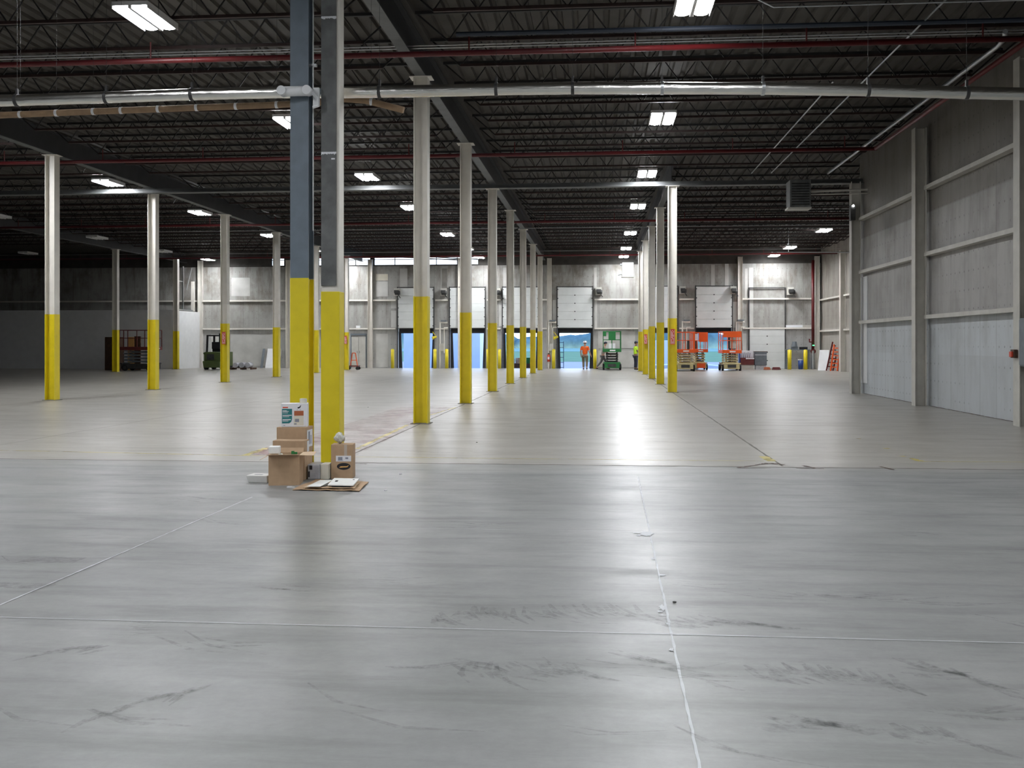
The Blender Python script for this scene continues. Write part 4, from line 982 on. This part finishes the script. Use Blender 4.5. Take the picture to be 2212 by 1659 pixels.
MB().box(.1, .24, -1.02, -.9, 1.3, 1.85).build('control_box', M['dark'], a, .01); lift_panel(a, .46, .55, 1.3, 2.3, -1.04, M['orange'])
b2 = scissor_lift(wx(1513, 62.6), 63.7, R(0), 'orange and cream scissor lift just behind the left orange one, with solid orange rail panel', M['orange'], M['sand'], .95, 2.0, 1.10, 1.03, M['sand'])
lift_panel(b2, -.1, .42, 1.75, 2.32, -1.04, M['orange']); MB().box(-.42, -.15, -1.06, -.95, 1.85, 2.25).build('control_box', M['paper'], b2); MB().box(-.2, .3, -1.05, -1.0, .12, .42).build('battery_door', M['orange'], b2)
c3 = scissor_lift(wx(1581, 60.6), 61.6, R(0), 'orange and cream scissor lift on the right, in front of the last open doorway', M['orange'], M['sand'], 1.15, 2.0, 1.06, 1.10, M['sand'])
lift_panel(c3, -.52, .52, 2.02, 2.36, -1.04, M['orange']); MB().box(-.12, .26, -1.0, -.8, 1.35, 2.0).build('control_box', M['wallcream'], c3, .01); MB().box(-.2, -.12, -1.0, -.8, 1.35, 2.05).build('control_strap', M['black'], c3)
d4 = scissor_lift(wx(286, 57.2), 58.3, R(90), 'dark red scissor lift seen side-on in the unlit left bay', M['maroon'], M['dark'], 1.1, 2.1, 1.25, 1.0, M['steelgrey'])
r = empty('wood_crate', (wx(276, 59.2), 59.7, 0), 0, 'orange-brown wooden panel standing behind the dark scissor lift', 'crate')
MB().box(-.25, .15, 0, .1, 0, 2.05).build('front_board', M['amber'], r); MB().box(.15, .55, .05, .15, 0, 2.1).build('side_board', M['brown'], r)
r = empty('tall_cabinet', (wx(233, 58.5), 59.0, 0), 0, 'tall dark brown cabinet left of the dark scissor lift', 'cabinet')
MB().box(-.45, .5, 0, .6, 0, 2.05).build('cabinet_body', M['brown'], r, .01)
for s in (-1, 1): dd_ = MB().box(.02 + s * .24 - .22, .02 + s * .24 + .22, -.03, 0, .05, 2.0).build('door', M['brown'], r, .006); MB().bar((.02 + s * .05, -.05, 1.0), (.02 + s * .05, -.05, 1.15), .015).build('handle', M['dark'], dd_)

# forklift
fx, fy = wx(461, 60.6), 61.2
r = empty('forklift', (fx, fy, 0), R(0), 'olive green forklift with black cage parked by the white partition', 'forklift')
mb = MB(); mb.prism([(-.62, .22), (-.62, .95), (-.70, 1.05), (-.55, 1.12), (.62, 1.12), (.62, .22)], 'y', -.6, 1.1); mb.build('body', M['olive'], r, .03)
MB().prism([(-.55, .14), (-.62, .55), (.55, .55), (.5, .14)], 'y', -.85, -.55).build('counterweight', M['olive'], r, .04)
MB().box(-.42, .05, -.63, -.6, .62, .98).build('vent', M['dark'], r)
mb = MB()
for sx in (-.48, .48):
    for sy in (-.45, .75): mb.bar((sx, sy, 1.1), (sx * .95, sy * .9, 2.15), .10)
mb.bar((-.5, -.42, 2.15), (.5, -.42, 2.15), .08); mb.bar((-.5, .7, 2.15), (.5, .7, 2.15), .08); mb.bar((-.48, -.42, 2.15), (-.48, .7, 2.15), .08); mb.bar((.48, -.42, 2.15), (.48, .7, 2.15), .08)
for k in range(5): mb.bar((-.36 + k * .18, -.42, 2.15), (-.36 + k * .18, .7, 2.15), .03)
mb.build('overhead_guard', M['black'], r)
MB().box(-.28, .25, -.1, .4, 1.12, 1.32).box(-.28, .25, -.2, -.08, 1.3, 1.75).build('seat', M['black'], r, .03)
mb = MB(); mb.bar((.35, .2, 1.1), (.12, .55, 1.6), .04); mb.build('steering_column', M['black'], r)
mb = MB(); mb.bar((-.3, 1.25, .1), (-.3, 1.25, 2.3), .1); mb.bar((.3, 1.25, .1), (.3, 1.25, 2.3), .1); mb.bar((-.3, 1.25, 2.25), (.3, 1.25, 2.25), .08); mb.build('mast', M['black'], r)
for s in (-.25, .25): MB().box(s - .06, s + .06, 1.3, 2.3, .05, .09).build('fork', M['dark'], r)
for sx in (-.52, .52):
    for sy, rr_ in ((-.45, .24), (.8, .3)): MB().tube([(sx - .09, sy, rr_), (sx + .09, sy, rr_)], rr_, 18).build('wheel', M['black'], r)
MB().box(.62, .75, -.2, .2, .25, 1.0).build('side_tank', M['signred'], r, .03)

# pallet with grey rolls
X = wx(530, 62.0)
r = empty('pallet', (X, 61.2, 0), 0, 'low wooden pallet on the floor right of the forklift', 'pallet')
mb = MB(); [mb.box(-.72, .72, k * .2, k * .2 + .12, .08, .11) for k in range(5)]; mb.build('deck_boards', M['brown'], r); mb = MB(); [mb.box(x - .05, x + .05, 0, .92, 0, .08) for x in (-.65, 0, .65)]; mb.build('runners', M['brown'], r)
for i, (dx, dy, rr_, dd) in enumerate(((-.40, .2, .16, 'left'), (-.01, .25, .17, 'middle'), (.40, .22, .17, 'right'))):
    o = MB().tube([(X + dx, 61.2 + dy - .15, .111 + rr_), (X + dx + .05, 61.2 + dy + .35, .111 + rr_)], rr_, 16).build('wire_roll', M['greyfilm'], smooth=True); tag(o, 'grey metal roll on the pallet by the forklift, %s one' % dd, 'roll', 'rolls on the pallet')
# boards leaning on the far wall
for px, wd, m_, dd in ((565, .16, 'steelgrey', 'narrow dark board leaning on the far wall left of the pale one'), (581, .5, 'white', 'pale board leaning on the far wall'), (600, .2, 'wallcream', 'grey board leaning on the far wall right of the pale one')):
    X = wx(px, 65.4); o = MB().hexa([(X - wd / 2, 65.35, 0), (X + wd / 2, 65.35, 0), (X + wd / 2, 65.4, 0), (X - wd / 2, 65.4, 0), (X - wd / 2, 65.9, 1.3), (X + wd / 2, 65.9, 1.3), (X + wd / 2, 65.95, 1.3), (X - wd / 2, 65.95, 1.3)]).build('leaning_board', M[m_]); tag(o, dd, 'board')
# grey double door closed in far wall at left of dock 1
X0, X1 = wx(758, YB), wx(792, YB)
r = struct(empty('door_8', ((X0 + X1) / 2, YB, 0))); hw = (X1 - X0) / 2
for s in (-1, 1): dl = MB().box(min(0, s * (hw - .05)) + .01, max(0, s * (hw - .05)) - .01, -.06, -.02, .02, 2.1).build('door_leaf', M['wallcream'], r); MB().bar((s * .08, -.08, 1.0), (s * .08, -.08, 1.15), .02).build('handle', M['dark'], dl)
mb = MB(); mb.box(-hw, -hw + .06, -.08, -.005, 0, 2.2); mb.box(hw - .06, hw, -.08, -.005, 0, 2.2); mb.box(-hw, hw, -.10, -.005, 2.2, 2.32); mb.build('door_frame', M['steelgrey'], r)
# trolley with orange frame
X = wx(768, 62.0); r = empty('drill_cart', (X, 61.5, 0), 0, 'low cart with an orange a-frame near the grey double door', 'cart')
mb = MB(); mb.bar((-.2, 0, .25), (-.08, 0, 1.05), .05); mb.bar((.25, 0, .25), (.12, 0, 1.05), .05); mb.bar((-.08, 0, 1.05), (.12, 0, 1.05), .05); mb.bar((-.15, 0, .6), (.2, 0, .6), .04); mb.build('frame', M['orange'], r)
MB().box(-.45, .35, -.25, .3, .2, .27).build('bed', M['maroon'], r)
for sx in (-.35, .28):
    for sy in (-.2, .25): MB().tube([(sx, sy - .04, .1), (sx, sy + .04, .1)], .1, 12).build('wheel', M['black'], r)
o = MB().box(0, .28, 0, .1, 0, .3).build('wall_box', M['white'], loc=(wx(770, YB) , YB - .11, wz(713, -16, YB))); tag(o, 'small white box on the far wall above the grey double door', 'box')

# items at the right end of the far wall
X = wx(1614, 64); r = empty('tool_chest', (X, 63.9, 0), 0, 'open job-site chest with raised white lid and dark red front', 'chest')
MB().box(-.42, .42, 0, .6, .3, .75).build('chest_body', M['maroon'], r, .01); MB().box(-.4, .4, .05, .55, 0, .3).build('chest_base', M['wallcream'], r); MB().box(-.45, .42, .55, .62, .75, 1.2).build('lid', M['paper'], r, .01)
mb = MB(); [mb.bar((-.3 + k * .12, .4, .75), (-.25 + k * .12, .45, 1.05 + .03 * (k % 2)), .03) for k in range(5)]; mb.build('hanging_cloth', M['greyink'], r); MB().box(-.1, .42, -.03, 0, .66, .74).build('tray', M['paper'], r)
MB().box(-.5, -.42, .1, .5, .3, 1.1).build('side_wing', M['bluebin'], r)
X = wx(1643, 64); r = empty('metal_crate', (X, 63.9, 0), 0, 'dark grey metal crate beside the open chest', 'crate')
MB().box(-.37, .37, 0, .6, .28, 1.12).build('crate_body', M['steelgrey'], r, .01); MB().box(-.37, .37, -.01, 0, .92, .95).build('rib', M['paper'], r); MB().box(-.3, .33, .05, .55, .0, .28).build('crate_base', M['greyfilm'], r); MB().box(-.37, .42, -.02, .62, 1.12, 1.15).build('crate_lid', M['brown'], r)
for px, rr_, dd, m_ in ((1657, .2, 'coil of brown rope by the metal crate', 'rust'), (1677, .26, 'dark coiled hose on the floor before the closed dock door', 'maroon')):
    c = (wx(px, 63.4), 63.4); pts_ = [(c[0] + rr_ * (1 - k / 160) * math.cos(k * .5), c[1] + rr_ * (1 - k / 160) * math.sin(k * .5), .04 + .05 * (k // 13 % 3)) for k in range(60)]
    o = MB().tube(pts_, .035, 6).build('coiled_rope', M[m_], smooth=True); tag(o, dd, 'rope')
# work bench with bollards in front
X = wx(1722, 65.4); r = empty('work_bench', (X, 65.1, 0), 0, 'steel work bench against the far wall between two yellow bollards', 'bench')
MB().box(-.75, .78, 0, .6, 1.22, 1.27).build('bench_top', M['steelgrey'], r, .01)
for sx in (-.7, .72):
    for sy in (.08, .54): MB().bar((sx, sy, 0), (sx, sy, 1.22), .05).build('leg', M['steelgrey'], r)
o = MB().box(-.28, .1, 0, .3, 0, .18).tube([(-.09, .15, .18), (-.09, .15, .5)], [.2, .14], 12).build('bench_grinder', M['steelgrey'], loc=(X - .08, 65.25, 1.271)); tag(o, 'round grey machine standing on the bench', 'machine')
o = MB().box(0, .48, 0, .3, 0, .16).box(.03, .45, -.02, 0, .03, .12).build('black_case', M['black'], loc=(X + .15, 65.25, 1.271), bevel=.01); tag(o, 'low black case on the right end of the bench', 'case')
for px, dd in ((1705.5, 'left'), (1740, 'right')):
    r = empty('bollard', (wx(px, 64.6), 64.6, 0), 0, 'tall yellow bollard in front of the work bench, %s one' % dd, 'bollard', 'bollards by the work bench')
    MB().cyl((0, 0, 0), .12, 1.22, 14).build('bollard_post', M['yellow'], r, smooth=True); MB().ball((0, 0, 1.22), .12, 12, 6, 1, 1, .35).build('cap', M['yellow'], r, smooth=True)
r = empty('blue_bucket', (wx(1730.5, 65.0), 65.15, 0), 0, 'blue bucket stack under the work bench', 'bucket')
MB().tube([(0, 0, 0), (0, 0, .58)], [.14, .17], 16).build('bucket_body', M['bluebin'], r, smooth=True); MB().tube([(0, 0, .58), (0, 0, .64)], .175, 16).build('lid', M['paper'], r)
o = MB().box(-.55, .5, 0, .12, 0, .2).build('wall_light', M['paper'], loc=(wx(1716, YB), YB - .13, wz(709, 12.6, YB)), bevel=.01); tag(o, 'long white strip fitting on the far wall above the bench', 'light fitting')
o = MB().box(-.35, .35, 0, .1, 0, .16).build('wall_light', M['wallcream'], loc=(wx(1744, YB), YB - .11, wz(708, 13.2, YB)), bevel=.01); tag(o, 'short grey strip fitting beside the white one above the bench', 'light fitting')
# red riser
X = wx(1757, 65.3); r = empty('fire_riser', (X, 65.4, 0), 0, 'tall dark red fire riser pipe with valves in the far right corner', 'pipe')
MB().tube([(0, 0, 1.2), (0, 0, 7.0)], .10, 12).build('riser_pipe', M['red'], r, smooth=True); MB().tube([(-.02, 0, 0), (-.02, 0, 1.2)], .13, 12).build('valve_stem', M['galv'], r); MB().tube([(0, 0, 1.75), (-.22, 0, 1.75), (-.22, 0, 1.95)], .05, 8).build('branch', M['red'], r)
MB().tube([(0, -.1, 1.15), (0, .1, 1.15)], .16, 14).build('valve_wheel', M['red'], r); MB().box(-.06, .06, -.14, -.1, 1.5, 1.56).build('indicator', M['exitgreen'], r)
# leaning white board, ladders
X = wx(1780, 62.8); o = MB().hexa([(X - .45, 62.4, 0), (X + .15, 62.4, 0), (X + .15, 62.45, 0), (X - .45, 62.45, 0), (X - .15, 63.3, 1.25), (X + .42, 63.3, 1.25), (X + .42, 63.35, 1.25), (X - .15, 63.35, 1.25)]).build('leaning_board', M['white']); tag(o, 'white board leaning in the far right corner beside the red ladders', 'board')
def ladder(x, y, dx, h, m_, label):
    r = empty('step_ladder', (x, y, 0), R(-20), label, 'ladder', 'ladders in the far right corner'); t_ = (dx, .25, h)
    for s in (0, .38): MB().bar((s, 0, .0), (s + dx * .8, .25, h), .05, .08).build('rail', M[m_], r)
    mb = MB()
    for k in range(1, 7): q = k / 7; mb.bar((dx * .8 * q, .25 * q, h * q), (.38 + dx * .8 * q, .25 * q, h * q), .04, .06)
    mb.build('rungs', M[m_], r)
ladder(wx(1786, 61.8), 61.9, .42, 1.75, 'red', 'red fibreglass ladder leaning right of the white board'); ladder(wx(1795, 61.2), 61.3, .22, 1.6, 'orange', 'orange topped ladder leaning against the side wall column')
# fire extinguisher on the wall post by the centre
X = wx(1185, 65.4); r = empty('fire_extinguisher', (X, 65.55, .45), 0, 'red fire extinguisher on the far wall post left of the man in orange', 'fire extinguisher')
MB().tube([(0, 0, 0), (0, 0, .42), (0, 0, .5)], [.1, .1, .04], 14).build('cylinder', M['signred'], r, smooth=True); MB().box(-.06, .06, -.105, -.09, .15, .32).build('instruction_label', M['paper'], r); MB().box(-.05, .05, -.06, .06, .5, .56).build('handle', M['black'], r)
# far-right lamp fixture / wall lamp on corner column
r = empty('emergency_light', (XR - .42, 33.645, 6.2), 0, 'small bright emergency light on the last column of the right wall', 'light')
MB().box(-.08, .08, -.1, .1, -.5, 0).build('housing', M['dark'], r, .01); MB().tube([(.0, -.12, -.02), (.0, -.16, -.04)], .03, 12).build('bulb', M['spot'], r)

# ------------------------------------------------------------------ people
def skin_obj(name, verts, edges, radii, m_, parent, sub=2, root=0):
    me = bpy.data.meshes.new(name); me.from_pydata(verts, edges, []); me.materials.append(m_)
    o = bpy.data.objects.new(name, me); COL.objects.link(o); o.parent = parent
    s = o.modifiers.new('skin', 'SKIN'); s.use_smooth_shade = True
    for i, rd in enumerate(radii):
        d = me.skin_vertices[0].data[i]; d.radius = rd if isinstance(rd, tuple) else (rd, rd); d.use_root = (i == root)
    q = o.modifiers.new('sub', 'SUBSURF'); q.levels = sub; q.render_levels = sub
    return o
def person(x, y, rz, label, shirt, trousers, skin, legs, arms, lean=0.0, hat=None, H=1.0):
    """local frame: facing +Y, origin between the feet. legs/arms = joint dicts"""
    r = empty('person', (x, y, 0), rz, label, 'person', None); r.scale = (H * 1.13, H * 1.06, H)
    ly = lambda z: lean * (z - .95)
    V = []; E = []; Rr = []
    def add(p, rd, par=None):
        V.append(p); Rr.append(rd); i = len(V) - 1
        if par is not None: E.append((par, i))
        return i
    pel = add((0, 0, .95), (.13, .10)); wa = add((0, ly(1.08), 1.08), (.12, .09), pel); ch = add((0, ly(1.30), 1.30), (.15, .10), wa); nb = add((0, ly(1.46), 1.46), (.075, .07), ch)
    nk = add((0, ly(1.53) + .01, 1.53), (.055, .055), nb); h0 = add((0, ly(1.6) + .02, 1.60), (.065, .08), nk); h1 = add((0, ly(1.68) + .015, 1.68), (.075, .092), h0); add((0, ly(1.75) + .0, 1.75), (.06, .07), h1)
    for s, (el, ha) in zip((-1, 1), arms):
        sh = add((s * .17, ly(1.42), 1.42), (.06, .06), ch); e_ = add(el, .043, sh); w_ = add(ha, .030, e_)
        d = (Vector(ha) - Vector(el)).normalized(); side = Vector((-s * .3, 1, 0)).normalized(); palm = add(tuple(Vector(ha) + d * .06), (.035, .02), w_)
        for k in range(4):
            off = side * (-.027 + .018 * k); L = (.065, .078, .072, .055)[k]
            k1 = add(tuple(Vector(ha) + d * .10 + off), .0095, palm); k2 = add(tuple(Vector(ha) + d * (.10 + L * .6) + off + Vector((-s * .01, 0, 0))), .009, k1); add(tuple(Vector(ha) + d * (.10 + L) + off + Vector((-s * .025, 0, 0))), .008, k2)
        t1 = add(tuple(Vector(ha) + d * .045 + side * .045), .011, palm); add(tuple(Vector(ha) + d * .085 + side * .062), .010, t1)
    for s, (kn, an, to) in zip((-1, 1), legs):
        hp = add((s * .09, 0, .88), .09, pel); k_ = add(kn, .06, hp); a_ = add(an, .042, k_); add(to, (.045, .03), a_)
    skin_obj('body', V, E, Rr, skin, r, 2)
    # shirt over torso and upper arms
    V, E, Rr = [], [], []
    def add(p, rd, par=None):
        V.append(p); Rr.append(rd); i = len(V) - 1
        if par is not None: E.append((par, i))
        return i
    a0 = add((0, ly(.92), .90), (.165, .125)); a1 = add((0, ly(1.1), 1.10), (.16, .12), a0); a2 = add((0, ly(1.32), 1.32), (.175, .125), a1); add((0, ly(1.47), 1.47), (.08, .075), a2)
    for s, (el, ha) in zip((-1, 1), arms):
        sh = add((s * .18, ly(1.42), 1.41), (.078, .078), a2); add(tuple(Vector((s * .18, ly(1.42), 1.41)).lerp(Vector(el), .8)), .062, sh)
    skin_obj('shirt', V, E, Rr, shirt, r, 2)
    V, E, Rr = [], [], []
    p0 = add((0, 0, .94), (.155, .12))
    for s, (kn, an, to) in zip((-1, 1), legs):
        hp = add((s * .095, 0, .84), .105, p0); k_ = add(kn, .078, hp); add(tuple(Vector(kn).lerp(Vector(an), .93)), .062, k_)
    skin_obj('trousers', V, E, Rr, trousers, r, 2)
    for s, (kn, an, to) in zip((-1, 1), legs):
        d = Vector(to) - Vector(an); f = Vector((d.x, d.y, 0)).normalized(); base = Vector((an[0], an[1], min(an[2], to[2])))
        skin_obj('shoe', [tuple(Vector((an[0], an[1], to[2])) - f * .05), tuple(Vector((an[0], an[1], to[2])) + f * .06), tuple(Vector(to) + f * .03)], [(0, 1), (1, 2)], [(.045, .045), (.05, .05), (.045, .035)], M['black'] if trousers == M['navy'] else M['brown'], r, 1)
    cy = ly(1.68) + .015
    MB().ball((-.032, cy + .082, 1.675), .011, 8, 6).ball((.032, cy + .082, 1.675), .011, 8, 6).build('eyes', M['ink'], r)
    MB().tube([(0, cy + .08, 1.675), (0, cy + .108, 1.645)], [.008, .016], 8).ball((-.078, cy, 1.665), .02, 8, 6, .4, 1, 1.5).ball((.078, cy, 1.665), .02, 8, 6, .4, 1, 1.5).build('nose_and_ears', skin, r)
    MB().box(-.025, .025, cy + .072, cy + .086, 1.615, 1.622).build('mouth', M['rust'], r)
    MB().ball((0, cy - .018, 1.70), .088, 14, 8, .98, 1.08, .95).build('hair', M['hair'], r, smooth=True)
    if hat == 'hard':
        MB().ball((0, cy, 1.735), .115, 16, 8, 1, 1.15, .78).tube([(0, cy + .01, 1.715), (0, cy + .01, 1.727)], .15, 20).build('hard_hat', M['paper'], r, smooth=True)
    elif hat == 'cap':
        MB().ball((0, cy, 1.735), .10, 16, 8, 1, 1.1, .75).box(-.07, .07, cy + .06, cy + .19, 1.725, 1.735).build('cap', M['navy'], r, smooth=True)
    return r
# man in orange, walking away towards the doorway
person(wx(1263.5, 63.6), 63.6, R(-4), 'person in orange shirt, khaki trousers and white hard hat walking through the dock doorway', M['shirt_orange'], M['khaki'], M['skin'],
       [((-.09, .10, .48), (-.08, -.02, .09), (-.08, .14, .04)), ((.11, .02, .47), (.12, -.24, .13), (.13, -.14, .05))],
       [((-.24, -.02, 1.15), (-.23, .10, .90)), ((.25, -.10, 1.15), (.33, -.02, .92))], 0.04, 'hard', 1.0)
# person in lime shirt, standing in profile facing right
person(wx(1373, 63.2), 63.2, R(-75), 'person in a lime yellow shirt and dark cap standing by the far right-row columns', M['shirt_lime'], M['navy'], M['skin2'],
       [((-.09, .02, .48), (-.09, -.02, .08), (-.10, .13, .04)), ((.09, .03, .48), (.09, .0, .08), (.10, .15, .04))],
       [((-.23, .02, 1.16), (-.10, .22, 1.10)), ((.23, .02, 1.16), (.10, .22, 1.08))], 0.02, 'cap', 1.0)
# third worker half hidden behind the green lift, stepping right
person(wx(1302, 64.6), 64.6, R(-80), 'person in tan shirt and grey trousers stepping behind the green scissor lift', M['tan'], M['greyjean'], M['skin'],
       [((-.09, .22, .50), (-.09, .30, .09), (-.09, .44, .04)), ((.09, -.12, .48), (.09, -.42, .14), (.09, -.32, .05))],
       [((-.22, .14, 1.18), (-.16, .38, 1.05)), ((.22, .10, 1.16), (.20, .36, .98))], 0.22, 'cap', .98)

# ------------------------------------------------------------------ outside
mb = MB(); mb.box(-120, 120, YB + .25, 150, -1.3, -1.1); o = struct(mb.build('ground_yard', M['asphalt']))
mb = MB(); mb.box(-300, 300, 150, 330, -1.3, -1.08); o = mb.build('lawn', M['grass']); tag(o, 'green grass beyond the loading yard', 'grass', None, 'stuff')
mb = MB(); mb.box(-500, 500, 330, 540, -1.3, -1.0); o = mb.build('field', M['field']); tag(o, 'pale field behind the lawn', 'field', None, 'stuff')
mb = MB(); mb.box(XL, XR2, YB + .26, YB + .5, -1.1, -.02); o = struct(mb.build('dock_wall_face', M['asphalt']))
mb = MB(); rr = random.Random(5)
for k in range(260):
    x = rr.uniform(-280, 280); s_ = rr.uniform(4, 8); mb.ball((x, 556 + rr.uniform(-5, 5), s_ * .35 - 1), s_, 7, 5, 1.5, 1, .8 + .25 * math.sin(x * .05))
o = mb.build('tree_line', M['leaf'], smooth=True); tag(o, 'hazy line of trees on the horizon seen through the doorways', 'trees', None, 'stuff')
def trailer(x, y, rz, label):
    r = empty('box_trailer', (x, y, -1.1), rz, label, 'trailer', 'trailers parked at the dock')
    MB().box(-1.25, 1.25, 0, 12, .45, 3.95).build('trailer_box', M['trailer'], r, .02)
    for s in (-1, 1):
        d = MB().box(min(0, s * 1.2) + .01, max(0, s * 1.2) - .01, -.04, 0, .5, 3.9).build('rear_door', M['trailer'], r, .01); MB().bar((s * .3, -.07, .6), (s * .3, -.07, 3.8), .03).build('lock_bar', M['galv'], d)
        MB().box(s * 1.05 - .08, s * 1.05 + .08, -.06, 0, .33, .44).build('tail_light', M['signred'], r)
        for yy in (9.6, 10.8): MB().tube([(s * 1.2, yy, .5), (s * .85, yy, .5)], .5, 18).build('wheel', M['black'], r)
    MB().box(-1.2, 1.2, .0, 12, .3, .45).build('chassis_rail', M['dark'], r); mb = MB(); mb.bar((-.9, .1, .35), (-.9, .1, .12), .08); mb.bar((.9, .1, .35), (.9, .1, .12), .08); mb.bar((-1.1, .1, .12), (1.1, .1, .12), .1); mb.build('bumper', M['dark'], r)
trailer(wx(903, 84), 84, R(0), 'white box trailer filling the first dock doorway')
trailer(wx(1006, 86), 86, R(2), 'white box trailer behind the second dock doorway')
# dumpster in the third doorway
X = wx(1124, 69.5); r = empty('dumpster', (X, 68.4, -1.1), 0, 'rusty brown open dumpster full of scraps outside the third doorway', 'dumpster')
mb = MB(); mb.box(-1.5, 1.5, 0, .06, 0, 1.35); mb.box(-1.5, 1.5, 2.2, 2.26, 0, 1.35); mb.box(-1.5, -1.44, .06, 2.2, 0, 1.35); mb.box(1.44, 1.5, .06, 2.2, 0, 1.35); mb.box(-1.44, 1.44, .06, 2.2, 0, .1); mb.box(-1.55, 1.55, -.04, .0, 1.27, 1.37)
for k in range(7): mb.box(-1.4 + k * .45, -1.3 + k * .45, -.05, 0, 0, 1.3)
mb.build('container', M['brown'], r)
for i, (dx, w_, h_, m_, dd) in enumerate(((-1.15, .4, .28, 'steelgrey', 'grey'), (-.6, .42, .35, 'paper', 'white'), (-.05, .4, .4, 'card', 'brown'), (.5, .42, .42, 'green', 'green'), (1.05, .3, .6, 'foam', 'tall white'))):
    o = MB().cbox(X + dx, 69.3, -1.1 + 1.0, w_, .5, .35 + h_, .2 * i).build('debris', M[m_]); tag(o, '%s piece of debris sticking out of the dumpster' % dd, 'debris', 'debris in the dumpster')
# pickup truck
X0, X1 = wx(1415, 75), wx(1573, 75); X = (X0 + X1) / 2
r = empty('pickup_truck', (X, 75, -1.1), 0, 'white pickup truck parked outside the doorways behind the orange lifts', 'truck')
L2 = (X1 - X0) / 2
mb = MB(); mb.prism([(-L2, .45), (-L2, 1.15), (-L2 * .2, 1.2), (-L2 * .1, 1.25), (L2 * .35, 1.2), (L2 * .95, 1.05), (L2, .9), (L2, .45)], 'y', 0, 1.9); mb.build('body', M['trailer'], r, .05)
mb = MB(); mb.prism([(-L2 * .25, 1.2), (-L2 * .18, 1.85), (L2 * .18, 1.9), (L2 * .45, 1.2)], 'y', .12, 1.78); mb.build('cab', M['trailer'], r, .05)
mb = MB(); mb.prism([(-L2 * .18, 1.25), (-L2 * .14, 1.75), (L2 * .15, 1.8), (L2 * .36, 1.25)], 'y', .08, .13); mb.build('side_window', M['glassdark'], r)
mb = MB(); mb.box(-L2 - .05, L2 + .06, .02, 1.88, .4, .55); mb.build('bumper', M['galv'], r)
for sx in (-.62, .66):
    for y_ in (.12, 1.78): MB().tube([(L2 * sx, y_ - .12, .38), (L2 * sx, y_ + .12, .38)], .38, 18).build('wheel', M['black'], r)
# second parked truck cab seen in the fifth doorway
X = wx(1432, 82); r = empty('box_truck', (X, 82, -1.1), 0, 'white box truck parked further out in the yard behind the pickup', 'truck')
MB().box(-2.6, .6, 0, 2.2, .9, 3.0).build('cargo_box', M['trailer'], r, .03); mb = MB(); mb.prism([(.6, .6), (.6, 2.3), (1.4, 2.3), (1.9, 1.5), (2.3, 1.4), (2.3, .6)], 'y', .1, 2.1); mb.build('cab', M['trailer'], r, .04)
MB().prism([(.8, 1.5), (.8, 2.1), (1.35, 2.1), (1.7, 1.5)], 'y', .06, .11).build('side_window', M['glassdark'], r)
for x_ in (-1.9, 1.5): MB().tube([(x_, .05, .45), (x_, .35, .45)], .45, 18).build('wheel', M['black'], r)
# post and blue rack outside the fourth doorway
X = wx(1212, 72); r = empty('steel_rack', (X, 72, -1.1), 0, 'blue steel rack standing outside the doorway with the man in orange', 'rack')
mb = MB()
for dx in (-.18, .18): mb.bar((dx, 0, 0), (dx, 0, 2.9), .05)
for k in range(8): mb.bar((-.18, 0, .3 + k * .36), (.18, 0, .3 + k * .36), .04)
mb.build('rack_frame', M['steelgrey'], r)
